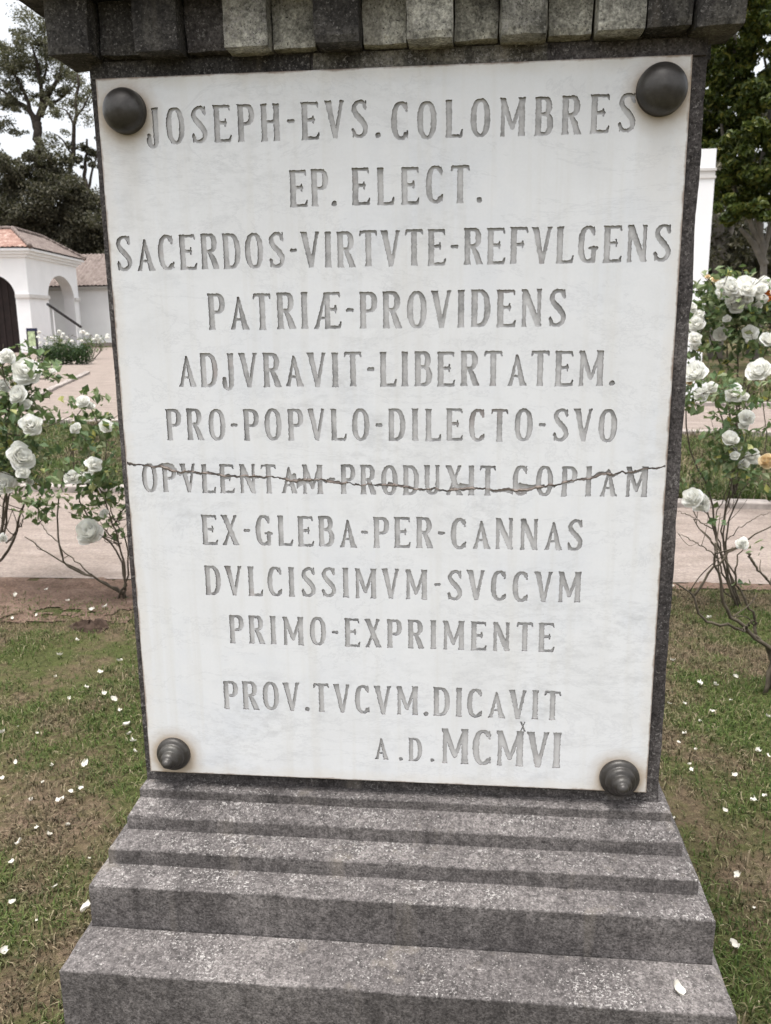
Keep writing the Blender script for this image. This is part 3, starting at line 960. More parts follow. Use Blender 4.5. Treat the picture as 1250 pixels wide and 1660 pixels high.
def blades(n, x0, x1, y0, y1, hmin, hmax, wid, dens, seed, flat=1.0, zf=None):
    g = np.random.default_rng(seed)
    x = g.uniform(x0, x1, n); y = g.uniform(y0, y1, n)
    keep = g.uniform(0, 1, n) < dens(x, y)
    x, y = x[keep], y[keep]; n = len(x)
    z = (zf(x, y) if zf else np.zeros(n)) - .003
    h = g.uniform(hmin, hmax, n) ; th = g.uniform(0, 2 * math.pi, n)
    lean = g.uniform(.3, 1.5, n) * flat
    d = np.stack([np.cos(th), np.sin(th)], 1); p = np.stack([-d[:, 1], d[:, 0]], 1)
    w2 = wid * g.uniform(.6, 1.3, n) / 2
    base = np.stack([x, y], 1)
    z1 = z + h * .62; z2 = z + h * np.clip(1.05 - lean * .45, .25, 1.1)
    mid = base + d * (h * lean * .32)[:, None]; tip = base + d * (h * lean * .95)[:, None]
    V = np.stack([np.column_stack([base - p * w2[:, None], z]), np.column_stack([base + p * w2[:, None], z]),
                  np.column_stack([mid + p * w2[:, None] * .8, z1]), np.column_stack([mid - p * w2[:, None] * .8, z1]),
                  np.column_stack([tip, z2])], 1).reshape(-1, 3)
    k = np.arange(n)[:, None] * 5
    F = (k + np.array([[0, 1, 2, 3]])).tolist() + (k + np.array([[3, 2, 4]])).tolist()
    return V, F


BASE_BOX = (-.6, .62, -.34, 1.15)


def dens_near(x, y):
    d = vnoise(x * 1.7, y * 1.7, 31) * .5 + vnoise(x * 5, y * 5, 32) * .35 + vnoise(x * 14, y * 14, 33) * .25
    q = np.clip((d - .26) * 3.0, .12, 1)
    fade = np.where(x < 0, np.clip((3.2 - y) / .6, .08, 1), np.clip((3.5 - y) / .1, .0, 1))
    inside = (x > BASE_BOX[0]) & (x < BASE_BOX[1]) & (y > BASE_BOX[2]) & (y < BASE_BOX[3])
    bare = np.where((x < -.9), np.clip(1.3 - np.clip(y - 1.6, 0, 2) * .62, .2, 1), 1)
    return np.where(inside, 0, q * fade * bare)


mb = MB()
mb.add(*blades(120000, -3.4, -.5, -.6, 3.35, .012, .036, .0040, dens_near, 1, 1.1, ground_z))
mb.add(*blades(90000, .5, 2.6, -.6, 3.5, .012, .036, .0040, dens_near, 2, 1.1, ground_z))
mb.add(*blades(22000, -3.4, 2.6, -.8, 3.3, .03, .055, .0045, lambda x, y: dens_near(x, y) * (vnoise(x * 2.6, y * 2.6, 44) > .52), 3, .9, ground_z))
mb.add(*blades(9000, -.7, .7, .8, 3.2, .012, .035, .0040, dens_near, 5, 1.1, ground_z))
grass = mb.build('grass', GRASS)
tag(grass, 'short patchy grass growing round the monument', kind='stuff')

BED2 = [(-14, 6.95), (-3.6, 6.2), (2.2, 5.85), (13, 5.2), (13, 9.15), (2.6, 10.2), (-6.6, 11.2), (-14, 11.6)]


def dens_bed(x, y):
    return in_poly(x, y, BED2) * np.clip((vnoise(x * 1.3, y * 1.3, 51) - .2) * 2, .25, 1)


mb = MB()
mb.add(*blades(60000, -8, -1.5, 5.8, 11.5, .05, .14, .011, dens_bed, 6, .9))
mb.add(*blades(45000, 1.2, 6.5, 5.3, 10.4, .05, .15, .011, dens_bed, 7, .9))
mb.add(*blades(16000, -1.5, 1.2, 5.8, 11.2, .05, .14, .011, dens_bed, 9, .9))
mb.add(*blades(7000, 1.5, 12, 14.2, 20, .08, .2, .03, lambda x, y: np.ones_like(x), 8, .9))
tag(mb.build('grass', GRASS), 'taller green grass of the beds beyond the path', kind='stuff')

# ---- petals on the lawn
def petal_mesh(seed):
    g = np.random.default_rng(seed)
    mb = MB(); v = []; f = []
    n = 5
    for a in range(n):
        for b in range(n):
            s = a / (n - 1) * 2 - 1; t = b / (n - 1)
            wdt = .5 * math.sin(math.pi * (.12 + .80 * t)) ** .7
            v.append((s * wdt * .8 + g.normal(0, .05), t - .5 + g.normal(0, .03), g.uniform(.1, .45) * s * s + .5 * (t - .4) ** 2 * g.uniform(.2, 1.8) + g.normal(0, .04)))
    for a in range(n - 1):
        for b in range(n - 1):
            f.append([a * n + b, (a + 1) * n + b, (a + 1) * n + b + 1, a * n + b + 1])
    mb.add(v, f)
    o = mb.build('fallen_petal', FALLEN, smooth=True)
    me = o.data; bpy.data.objects.remove(o); return me


PM = [petal_mesh(k) for k in range(7)]
spots = [(345, 0)]
pix = [(185, 1138, 34), (205, 1175, 30), (195, 1155, 22), (100, 1175, 26), (137, 1238, 26), (98, 1300, 22), (132, 1278, 18), (115, 1285, 26), (55, 1320, 28), (50, 1305, 16), (80, 1355, 18), (32, 1368, 20),
       (145, 1395, 12), (45, 1420, 20), (140, 1475, 30), (5, 1265, 20), (3, 1185, 22), (98, 1065, 24), (180, 1098, 18), (163, 1093, 16), (215, 1200, 26), (210, 1188, 22), (218, 1215, 20), (120, 1133, 18), (112, 1136, 12),
       (20, 1465, 20), (5, 1545, 24), (60, 1345, 14), (165, 1232, 18), (30, 1176, 12), (170, 1130, 14), (60, 1190, 14), (150, 990, 22), (45, 958, 16), (75, 955, 12), (25, 965, 18), (110, 975, 14), (170, 985, 14), (88, 1030, 16), (60, 1000, 16), (20, 1005, 14), (125, 1040, 14), (195, 1075, 16), (185, 1060, 14), (140, 1120, 12), (90, 1100, 12),
       (1150, 998, 26), (1090, 952, 18), (1200, 1070, 26), (1192, 1095, 24), (1160, 1110, 28), (1135, 1108, 18), (1090, 1072, 14), (1128, 1130, 18), (1110, 1137, 12), (1155, 1150, 16), (1135, 1168, 12), (1085, 1138, 14),
       (1202, 1244, 24), (1192, 1257, 14), (1228, 1218, 24), (1245, 1225, 18), (1222, 1298, 24), (1160, 1313, 16), (1175, 1313, 14), (1195, 1412, 22), (1223, 1467, 14), (1190, 1530, 30), (1215, 1380, 12), (1120, 1250, 16), (1128, 1218, 14), (1118, 1240, 14), (1110, 1190, 14), (1180, 1190, 12), (1100, 1205, 12), (1240, 1290, 16), (1185, 1130, 12), (1245, 1160, 14), (1215, 1140, 12), (1092, 1325, 14),
       (85, 1245, 12), (25, 1240, 12), (70, 1275, 12), (45, 1265, 10), (110, 1340, 14), (20, 1400, 14), (90, 1440, 14), (60, 1500, 16), (35, 1600, 18)]
petal_pts = [(px, py, d, 0.0) for px, py, d in pix]
for k, (px, py, d, _) in enumerate(petal_pts):
    if k % 5 == 3: continue
    p = on_ground(px, py, .012)
    dist = float((p - CAM) @ AX_F)
    s = min(.028, max(.008, d / FPX * dist * (.32 + .38 * random.random())))
    o = bpy.data.objects.new('fallen_petal', PM[k % 7]); COL.objects.link(o)
    o.location = (p[0], p[1], float(ground_z(p[0], p[1])) + .017)
    o.scale = (s, s, s)
    o.rotation_euler = (random.uniform(-.5, .5), random.uniform(-.5, .5), random.uniform(0, 6.28))
    tag(o, 'white rose petal fallen on the lawn beside the monument', 'petal', 'fallen white petals on the lawn')
p = at(1093, 1640, -.215)
o = bpy.data.objects.new('fallen_petal', PM[1]); COL.objects.link(o)
o.location = (p[0], p[1], .5195); o.scale = (.022, .022, .022); o.rotation_euler = (.6, .3, .9)
tag(o, 'white petal lying on the bottom step of the stone base', 'petal')

# clod of earth
mb = MB(); v = []; f = []
c0 = on_ground(147, 1018)
kk, ll = 18, 9
for a in range(ll):
    for b in range(kk):
        ph = a / (ll - 1) * math.pi / 2; th = b / kk * 2 * math.pi
        r = .10 * math.cos(ph) * (1 + .5 * (vnoise(b * .9, a * .9, 61) - .5)); z = .055 * math.sin(ph) * (1 + .8 * (vnoise(b * .7 + 9, a * .8, 62) - .5))
        v.append((c0[0] + r * 1.15 * math.cos(th), c0[1] + r * .8 * math.sin(th), z - .02))
f = [[a * kk + b, a * kk + (b + 1) % kk, (a + 1) * kk + (b + 1) % kk, (a + 1) * kk + b] for a in range(ll - 1) for b in range(kk)]
mb.add(v, f)
CLOD = plain('dark_earth', (.05, .034, .026), .95, .1, .4, 30)
o = mb.build('earth_clod', CLOD, origin=(c0[0], c0[1], 0), smooth=False)
tag(o, 'dark clod of earth lying on the lawn left of the monument', 'clod')


# ================================================================== FOLIAGE
def leaf_cards(P, size, g, up=.3, outward=None, asp=.5, fold=.18):
    n = len(P)
    d = g.normal(size=(n, 3)); d /= np.linalg.norm(d, axis=1)[:, None]
    nn = g.normal(size=(n, 3)) * .8 + np.array([0, 0, up * 2])
    if outward is not None: nn += outward * 1.2
    s = np.cross(nn, d); s /= np.linalg.norm(s, axis=1)[:, None] + 1e-9
    nn = np.cross(d, s)
    L = size * g.uniform(.6, 1.35, n)[:, None]
    W = L * asp
    V = np.stack([P - d * L * .5, P + s * W * .5 + nn * L * fold, P + d * L * .5, P - s * W * .5 + nn * L * fold], 1).reshape(-1, 3)
    F = np.arange(n)[:, None] * 4
    return V, np.concatenate([F + np.array([[0, 1, 2]]), F + np.array([[0, 2, 3]])])


def clump_points(c, r, n, g, power=.6):
    d = g.normal(size=(n, 3)); d /= np.linalg.norm(d, axis=1)[:, None]
    rad = g.uniform(0, 1, n) ** power
    return np.asarray(c) + d * rad[:, None] * np.asarray(r), d


def rose_mesh(seed, mat, R=1.0):
    g = np.random.default_rng(seed)
    mb = MB()
    op = g.uniform(-.22, .12)
    layers = [(3, .22, .66, 1.5), (4, .38, .66, 1.3), (5, .56, .60, 1.1), (6, .74, .46, .95), (7, .90, .24, .9), (7, 1.0, -.04, .9)]
    n = 5
    for li, (cnt, rr_, zt_, wd) in enumerate(layers):
        a0 = g.uniform(0, 6.28)
        for k in range(cnt):
            th = a0 + k * 2 * math.pi / cnt + g.normal(0, .12)
            rs = rr_ * g.uniform(.82, 1.16); zz = zt_ - op * rr_ + g.normal(0, .07)
            v = []; f = []
            for a in range(n):
                for b in range(n):
                    s = a / (n - 1) * 2 - 1; t = b / (n - 1)
                    ang = th + s * wd * math.sin(math.pi * (.10 + .68 * t)) ** .8 * .78
                    r = rs * (math.sin(t * math.pi / 2) ** .8) * (1 - .10 * s * s * t)
                    z = -.5 + (zz + .5) * t ** (1.25 if li < 3 else .8) - (.18 * max(0, t - .7) * (li > 1)) * 3 * rs + g.normal(0, .018)
                    r += .05 * math.sin(3 * s + th * 5) * t
                    v.append((r * math.cos(ang), r * math.sin(ang), z))
            for a in range(n - 1):
                for b in range(n - 1):
                    f.append([a * n + b, (a + 1) * n + b, (a + 1) * n + b + 1, a * n + b + 1])
            mb.add(v, f)
    o = mb.build('blossom', mat, smooth=True)
    me = o.data; bpy.data.objects.remove(o); return me


ROSES = [rose_mesh(k, PETAL) for k in range(8)]
ROSE_CREAM = rose_mesh(9, PETAL_CREAM); ROSE_ORANGE = rose_mesh(10, PETAL_ORANGE)


def rose_bush(base, stems, blooms, Y, label, nleaf, leafmat=None, leaf=.045, depth=.35, seed=0, thick=.009, side_twigs=18, leafzone=(.35, 1.0), fwd=.10):
    """stems: pixel polylines read at depth Y (first point = base); blooms: (px, py, diameter px[, kind])"""
    g = np.random.default_rng(seed)
    root = empty('rose_bush', (base[0], base[1], 0), label, 'rose bush', 'rose bushes round the monument')
    cm = MB(); allp = []
    paths = []
    for st in stems:
        yo = g.uniform(-depth, depth) * .5
        pts = [np.array([base[0] + g.normal(0, .02), base[1] + g.normal(0, .02), -.02])] if st[0] == 'base' else []
        pp = st[1:] if st[0] == 'base' else st
        for k, q in enumerate(pp):
            pts.append(at(q[0], q[1], Y + (yo * (k + 1) / len(pp) if st[0] == 'base' else yo)))
        s = spline(pts, 22); s[1:-1] += g.normal(0, .004, s[1:-1].shape)
        paths.append(s)
        r0 = thick * g.uniform(.75, 1.1) * (1 if st[0] == 'base' else .6)
        cm.tube(s, np.linspace(r0, r0 * .38, len(s)), 6)
        allp.append(s)
    P = np.vstack(allp)
    bl = []
    for k, q in enumerate(blooms):
        c = at(q[0], q[1], Y - depth * .35 - fwd + g.uniform(-depth, depth) * .4)
        dist = float((c - CAM) @ AX_F)
        rad = max(.012, q[2] / FPX * dist * (.50 if base[0] < 0 else .55))
        dd = np.linalg.norm((P - c) * [1, .6, 1], axis=1) + np.where(P[:, 2] > c[2] - .03, 9, 0)
        a = P[int(np.argmin(dd))]
        if dd.min() < 3:
            mid = (a + c) / 2 + np.array([g.normal(0, .03), g.normal(0, .03), -.03])
            s = spline([a, mid, c - np.array([0, 0, rad * .4])], 10)
            cm.tube(s, np.linspace(thick * .42, thick * .28, len(s)), 5)
            allp.append(s)
        bl.append((c, rad, q[3] if len(q) > 3 else None))
    P = np.vstack(allp)
    tw = []
    for k in range(side_twigs):
        a = P[g.integers(len(P))]
        if a[2] < .25: continue
        d = np.array([g.normal(0, .6), g.normal(0, .6), g.uniform(.1, 1.0)]); d /= np.linalg.norm(d)
        L = g.uniform(.08, .28)
        s = spline([a, a + d * L * .5 + g.normal(0, .015, 3), a + d * L + np.array([0, 0, .02])], 8)
        cm.tube(s, np.linspace(thick * .34, thick * .18, len(s)), 4)
        tw.append(s)
    cm.build('canes', CANE, root, smooth=True)
    # leaves: sprays of five leaflets along the upper wood
    Q = np.vstack(allp + tw)
    zmax = Q[:, 2].max()
    Q = Q[(Q[:, 2] > zmax * leafzone[0]) & (Q[:, 2] < zmax * leafzone[1])]
    if nleaf and len(Q):
        ns = nleaf // 5
        a = Q[g.integers(len(Q), size=ns)] + g.normal(0, .045, (ns, 3))
        d = g.normal(size=(ns, 3)); d[:, 2] *= .5; d /= np.linalg.norm(d, axis=1)[:, None]
        pts = []
        side = np.cross(d, [0, 0, 1.]); side /= np.linalg.norm(side, axis=1)[:, None] + 1e-9
        for t, s in ((1.7, 0), (1.0, .55), (1.0, -.55), (.35, .5), (.35, -.5)):
            pts.append(a + d * leaf * t + side * leaf * s)
        pts = np.vstack(pts)
        for c, rad, _k in bl:
            pts = pts[np.linalg.norm((pts - (c - np.array([0, rad * .5, 0]))) , axis=1) > rad * 1.45]
        fm = MB(); fm.add(*leaf_cards(pts, leaf, g, .45, None, .62, .14))
        fm.build('foliage', leafmat or ROSELEAF, root)
    tocam = CAM - np.array([base[0], base[1], 1.0]); tocam /= np.linalg.norm(tocam)
    for k, (c, rad, kind) in enumerate(bl):
        me = ROSE_CREAM if kind == 'c' else ROSE_ORANGE if kind == 'o' else ROSES[(k * 3 + seed) % 8]
        o = bpy.data.objects.new('blossom', me); COL.objects.link(o)
        o.parent = root
        o.location = Vector(c - np.array(root.location))
        o.scale = (rad, rad, rad * g.uniform(.8, 1.0))
        d = Vector((tocam * 1.0 + np.array([g.normal(0, .4), g.normal(0, .3), .55]))).normalized()
        o.rotation_euler = d.to_track_quat('Z', 'Y').to_euler()
        if kind == 'c': o['label'] = 'cream yellow rose blossom'
        if kind == 'o': o['label'] = 'orange rose blossom'
    return root


rose_bush((-1.83, 3.10, 0), [
    ['base', (203, 940), (197, 900), (185, 850), (165, 800), (150, 765)], ['base', (203, 945), (190, 895), (150, 850), (125, 790), (118, 700), (135, 660)],
    ['base', (180, 950), (130, 925), (75, 895), (40, 870)], ['base', (150, 935), (110, 918), (95, 870), (98, 800), (120, 720)],
    ['base', (207, 920), (205, 880), (180, 830), (172, 760), (172, 695)], [(150, 932), (112, 900), (75, 860), (60, 840)], [(197, 880), (170, 870), (150, 866)], [(185, 850), (205, 815), (212, 780)], [(195, 890), (160, 850), (110, 830)]],
    [(145, 863, 46), (169, 832, 17), (152, 752, 28), (136, 768, 36), (116, 773, 26), (172, 691, 24), (134, 650, 24), (122, 694, 20), (147, 658, 14)], 3.1,
    'leggy white rose bush just left of the monument, bare canes below', 900, ROSELEAF, .050, .3, 3, .0075, 26, (.42, 1.0))
rose_bush((-2.95, 3.28, 0), [
    ['base', (5, 905), (35, 830), (48, 790), (45, 740)], ['base', (-5, 880), (8, 800), (25, 700), (40, 610)], ['base', (0, 870), (20, 780), (50, 700)],
    ['base', (2, 860), (10, 700), (5, 580)], ['base', (-15, 850), (-30, 700), (-20, 600)], [(10, 880), (35, 850), (38, 826)]],
    [(43, 601, 52), (11, 577, 28), (30, 640, 34), (42, 655, 22), (50, 688, 38), (35, 740, 48), (36, 765, 22), (7, 785, 40), (48, 781, 14), (4, 872, 16), (86, 602, 11), (5, 625, 24), (-20, 650, 40), (-25, 730, 40)], 3.28,
    'leafy white rose bush at the left edge, large full blossoms', 1400, ROSELEAF, .055, .3, 5, .010, 26, (.45, 1.0))
rose_bush((1.40, 2.10, 0), [
    ['base', (1250, 1075), (1235, 1040), (1205, 1022), (1165, 1010), (1140, 1003), (1122, 968), (1095, 945)], [(1124, 968), (1165, 912), (1205, 880), (1250, 850), (1280, 820)], ['base', (1255, 1060), (1215, 1025), (1180, 990), (1165, 930), (1160, 880)],
    [(1225, 1030), (1222, 1000), (1200, 960), (1190, 920), (1205, 890)], [(1210, 895), (1235, 930), (1265, 960)], [(1205, 1022), (1222, 1005)]],
    [(1203, 881, 19)], 2.1,
    'thick bare rose canes leaning in from the right edge', 25, ROSELEAF, .04, .12, 8, .0105, 12, (.4, 1.0))
rose_bush((1.60, 3.18, 0), [
    ['base', (1170, 950), (1165, 890), (1160, 840), (1180, 790), (1190, 745)], ['base', (1172, 930), (1155, 880), (1130, 850), (1125, 820)], ['base', (1175, 900), (1178, 820), (1200, 770), (1212, 685)],
    ['base', (1168, 900), (1150, 800), (1118, 730), (1115, 650), (1130, 610)], ['base', (1175, 880), (1200, 800), (1240, 745), (1235, 620)], ['base', (1172, 860), (1190, 760), (1195, 640)], ['base', (1165, 880), (1130, 790), (1112, 760)], [(1160, 860), (1120, 838), (1098, 828)], [(1165, 905), (1130, 880), (1100, 865)], [(1172, 880), (1215, 845), (1250, 830)]],
    [(1129, 603, 36), (1138, 638, 26), (1154, 627, 18), (1190, 637, 30), (1205, 641, 16), (1230, 601, 38), (1211, 676, 26), (1206, 688, 16), (1184, 711, 26), (1196, 722, 16), (1191, 738, 16), (1219, 740, 26), (1205, 752, 16), (1243, 747, 26, 'c'), (1122, 806, 34), (1136, 816, 28), (1118, 620, 9, 'c')], 3.15,
    'open white rose bush close to the right side of the monument', 800, ROSELEAF, .048, .25, 11, .006, 26, (.42, 1.0))
rb_ = at(1190, 806, 6.0)
rose_bush((float(rb_[0]), 6.0, 0), [
    ['base', (1185, 700), (1180, 600), (1175, 480)], ['base', (1200, 650), (1225, 560), (1225, 480)], ['base', (1170, 680), (1135, 590), (1128, 500)], ['base', (1210, 640), (1245, 560), (1250, 480)],
    ['base', (1195, 620), (1195, 500)], ['base', (1180, 640), (1150, 540), (1150, 465)]],
    [(1172, 462, 22), (1182, 458, 22), (1178, 474, 26), (1192, 470, 22), (1207, 457, 24), (1222, 462, 26), (1218, 474, 18), (1240, 461, 26), (1200, 478, 26), (1193, 496, 26), (1214, 484, 14), (1178, 516, 12), (1169, 542, 24), (1217, 538, 27), (1246, 550, 26), (1129, 525, 26), (1133, 510, 18), (1126, 548, 22), (1122, 497, 18), (1126, 560, 14), (1245, 478, 22, 'o'), (1160, 452, 13, 'c'), (1147, 448, 8, 'c'), (1212, 553, 8), (1186, 466, 24), (1172, 474, 22), (1200, 466, 24), (1212, 468, 24), (1230, 470, 24), (1235, 484, 20), (1206, 490, 20), (1185, 484, 20), (1228, 497, 16), (1262, 470, 26), (1275, 500, 26), (1285, 550, 26)], 6.0,
    'tall dense white rose bush at the right edge, one orange bloom', 2600, ROSELEAF, .068, .35, 14, .010, 44, (.58, .93), .32)
# rose beds by the far building
for k, (px, Y, hw) in enumerate(((150, 33.0, 1.0), (95, 34.5, .9))):
    c = at(px, 560, Y)
    g = np.random.default_rng(70 + k)
    lab = ('small white rose bush in front of the low wall of the white building', 'small white rose bush in front of the arched porch')[k]
    r = empty('rose_bush', (c[0], c[1], 0), lab, 'rose bush', 'rose bushes by the white building')
    cm = MB()
    for q in range(7): cm.tube(spline([(c[0] + g.normal(0, .05), c[1], 0), (c[0] + g.normal(0, .3), c[1] + g.normal(0, .2), .5), (c[0] + g.normal(0, .5), c[1] + g.normal(0, .3), 1.0)], 8), np.linspace(.014, .006, 9), 4)
    cm.build('canes', CANE, r)
    P, d = clump_points((c[0], c[1], .62), (hw * .8, .5, .4), 260, g)
    fm = MB(); fm.add(*leaf_cards(P, .10, g, .3)); fm.build('foliage', ROSELEAF, r)
    for q in range(12):
        o = bpy.data.objects.new('blossom', ROSES[q % 4]); COL.objects.link(o); o.parent = r
        o.location = (g.uniform(-hw, hw) * .8, g.uniform(-.5, 0), g.uniform(.55, 1.15)); o.scale = (.09, .09, .08); o.rotation_euler = (g.normal(0, .5), g.normal(0, .5), 0)

# clipped hedge bush
hb = at(108, 590, 29.0)
g = np.random.default_rng(80)
root = empty('hedge_bush', (hb[0], hb[1], 0), 'low clipped dark green bush in front of the white porch', 'bush')
cm = MB()
for q in range(9): cm.tube(spline([(hb[0] + q * .2 - .8, hb[1], -.02), (hb[0] + q * .2 - .8 + g.normal(0, .08), hb[1] + g.normal(0, .1), .5)], 5), .02, 5)
cm.build('trunk', BARK_DARK, root)
fm = MB()
for q in range(9):
    P, d = clump_points((hb[0] - .8 + q * .2, hb[1], .36), (.24, .45, .40 + .05 * g.normal()), 420, g, .35)
    P = P[P[:, 2] > .02]
    fm.add(*leaf_cards(P, .09, g, .5))
fm.build('foliage', HEDGE, root)


# ================================================================== BUILDINGS
def tile_slope(mb, A, B, C, D, pitch=.24, amp=.05, course=.40):
    """A-B along the eave, D-C along the top. Barrel tiles running up the slope."""
    A, B, C, D = [np.asarray(q, float) for q in (A, B, C, D)]
    L = np.linalg.norm(B - A); H = np.linalg.norm((D + C) / 2 - (A + B) / 2)
    nn = np.cross(B - A, D - A); nn /= np.linalg.norm(nn)
    if nn[2] < 0: nn = -nn
    ns = int(L / pitch) * 6; nt_ = max(3, int(H / course) * 2)
    dirA = (B - A) / L
    V = np.zeros((ns + 1, nt_ + 1, 3))
    for j in range(nt_ + 1):
        t = j / nt_
        lo, hi = A + (D - A) * t, B + (C - B) * t
        s = np.linspace(0, 1, ns + 1)
        p = lo + (hi - lo) * s[:, None]
        pos = (p - A) @ dirA
        prof = np.abs(np.sin(pos / pitch * math.pi)) * amp
        stepz = ((t * nt_ / 2) % 1.0)
        V[:, j] = p + nn * (prof + .03 * (1 - stepz) + (vnoise(np.floor(pos / pitch) * 1.7, pos * 0 + t * 7, 4) - .5) * .02)[:, None]
    q = nt_ + 1
    i, j = np.meshgrid(np.arange(ns), np.arange(nt_), indexing='ij')
    mb.add(V.reshape(-1, 3), np.stack([i * q + j, (i + 1) * q + j, (i + 1) * q + j + 1, i * q + j + 1], -1).reshape(-1, 4))


def arch_wall(mb, O, S, N, length, height, a0, a1, spring, rise, thick, n=20):
    """wall from O along S, outward normal N, one arched opening from a0 to a1"""
    O, S, N = [np.asarray(q, float) for q in (O, S, N)]
    Zv = np.array([0, 0, 1.])
    mid = (a0 + a1) / 2; hw = (a1 - a0) / 2
    arc_ = [(a0, 0)] + [(mid - hw * math.cos(math.pi * k / n), spring + rise * math.sin(math.pi * k / n)) for k in range(n + 1)] + [(a1, 0)]
    P = lambda s, z, d: O + S * s + Zv * z - N * d
    for d in (0, thick):
        quads = [[(0, 0), (a0, 0), (a0, spring), (0, spring)], [(0, spring), (a0, spring), (a0, height), (0, height)],
                 [(a1, 0), (length, 0), (length, spring), (a1, spring)], [(a1, spring), (length, spring), (length, height), (a1, height)]]
        for k in range(1, n + 1):
            p, q = arc_[k], arc_[k + 1]
            quads.append([p, q, (q[0], height), (p[0], height)])
        for qd in quads:
            mb.add([P(s, z, d) for s, z in qd], [[0, 1, 2, 3]] if d == 0 else [[3, 2, 1, 0]])
    for p, q in zip(arc_[:-1], arc_[1:]):
        mb.add([P(*p, 0), P(*p, thick), P(*q, thick), P(*q, 0)], [[0, 1, 2, 3]])
    mb.add([P(0, 0, 0), P(0, height, 0), P(0, height, thick), P(0, 0, thick)], [[0, 1, 2, 3]])
    mb.add([P(length, 0, 0), P(length, height, 0), P(length, height, thick), P(length, 0, thick)], [[3, 2, 1, 0]])
    mb.add([P(0, height, 0), P(length, height, 0), P(length, height, thick), P(0, height, thick)], [[0, 1, 2, 3]])


C0 = np.array([-22.24, 41.0, 0.0])
Vd = np.array([-.158, .9874, 0]); Ud = np.array([-.9874, -.158, 0])
porch = empty('arched_porch', C0, 'white arched porch with orange and grey barrel tile hip roof', 'building')
EZ = 5.0
LV, LU = 8.6, 5.4
mb = MB()
arch_wall(mb, C0, Ud, -Vd, LU, EZ, .68, 3.0, 2.85, 1.05, .65)
mb.build('front_wall', WHITE, porch)
mb = MB()
arch_wall(mb, C0 + Vd * .655, Vd, -Ud, LV - .655, EZ, 3.0 - .655, 7.7 - .655, 2.85, 1.2, .62)
mb.build('side_wall', WHITE, porch)
mb = MB()
c = C0 + Ud * (LU - .31) + Vd * (LV / 2 + .33)
mb.obox((*c[:2], EZ / 2), Ud, Vd, (0, 0, 1), .31, LV / 2 - .34, EZ / 2)
mb.build('rear_wall', WHITE, porch)
mb = MB()
c = C0 + Ud * 1.84 + Vd * .40
mb.obox((*c[:2], 1.95), Ud, Vd, (0, 0, 1), 1.16, .05, 1.95)
door = mb.build('door', DOORWOOD, porch)
mb = MB()
for q in range(-3, 4):
    c = C0 + Ud * (1.84 + q * .33) + Vd * .33
    mb.obox((*c[:2], 1.9), Ud, Vd, (0, 0, 1), .05, .018, 1.75)
mb.build('batten', DOORWOOD, door)
for s0, s1 in ((-.06, .66), (3.02, LU)):     # impost mouldings
    mb = MB(); c = C0 + Ud * ((s0 + s1) / 2) - Vd * .05
    mb.obox((*c[:2], 2.82), Ud, Vd, (0, 0, 1), (s1 - s0) / 2, .05, .09); mb.build('impost_moulding', WHITE_GREY, porch)
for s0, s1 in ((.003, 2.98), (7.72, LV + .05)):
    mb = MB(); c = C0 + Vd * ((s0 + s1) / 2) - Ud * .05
    mb.obox((*c[:2], 2.82), Ud, Vd, (0, 0, 1), .049, (s1 - s0) / 2, .09); mb.build('impost_moulding', WHITE_GREY, porch)
ov_ = .45
mb = MB()
def PT(u, v, z): return C0 + Ud * u + Vd * v + np.array([0, 0, z])
for k, (o1, z0, z1) in enumerate(((.12, EZ - .28, EZ - .14), (.26, EZ - .14, EZ), (.40, EZ, EZ + .12))):
    c = PT(LU / 2, LV / 2, (z0 + z1) / 2)
    mb.obox(c, Ud, Vd, (0, 0, 1), LU / 2 + o1, LV / 2 + o1, (z1 - z0) / 2 - .001)
mb.build('eave_cornice', WHITE, porch)
z0, z1, ins = EZ + .13, EZ + 1.25, 1.3
e0 = PT(-ov_, -ov_, z0); e1 = PT(LU + ov_, -ov_, z0); e2 = PT(LU + ov_, LV + ov_, z0); e3 = PT(-ov_, LV + ov_, z0)
t0 = PT(ins, 2.4, z1); t1 = PT(LU - ins, 2.4, z1); t2 = PT(LU - ins, LV - 1.6, z1 - .02); t3 = PT(ins, LV - 1.6, z1 - .02)
mb = MB(); tile_slope(mb, e0, e1, t1, t0)
rf = mb.build('roof', TILE_RED, porch, smooth=True); rf['label'] = 'front roof slope of orange barrel tiles'
mb = MB(); tile_slope(mb, e3, e0, t0, t3)
tile_slope(mb, e2, e3, t3, t2); tile_slope(mb, e1, e2, t2, t1)
mb.add([t0, t1, t2, t3], [[0, 1, 2, 3]])
rg_ = mb.build('roof', TILE_GREY, porch, smooth=True); rg_['label'] = 'side roof slopes of greyed barrel tiles'
mb = MB()
for a, b in ((e0, t0), (t0, t3), (t3, e3), (t0, t1)):
    a, b = np.asarray(a), np.asarray(b)
    L = np.linalg.norm(b - a); n = int(L / .4)
    for q in range(n):
        p, r = a + (b - a) * q / n, a + (b - a) * (q + 1.1) / n
        mb.tube([p + [0, 0, .06], r + [0, 0, .09]], [.13, .11], 8)
mb.build('ridge_tile', TILE_GREY, rg_, smooth=True)

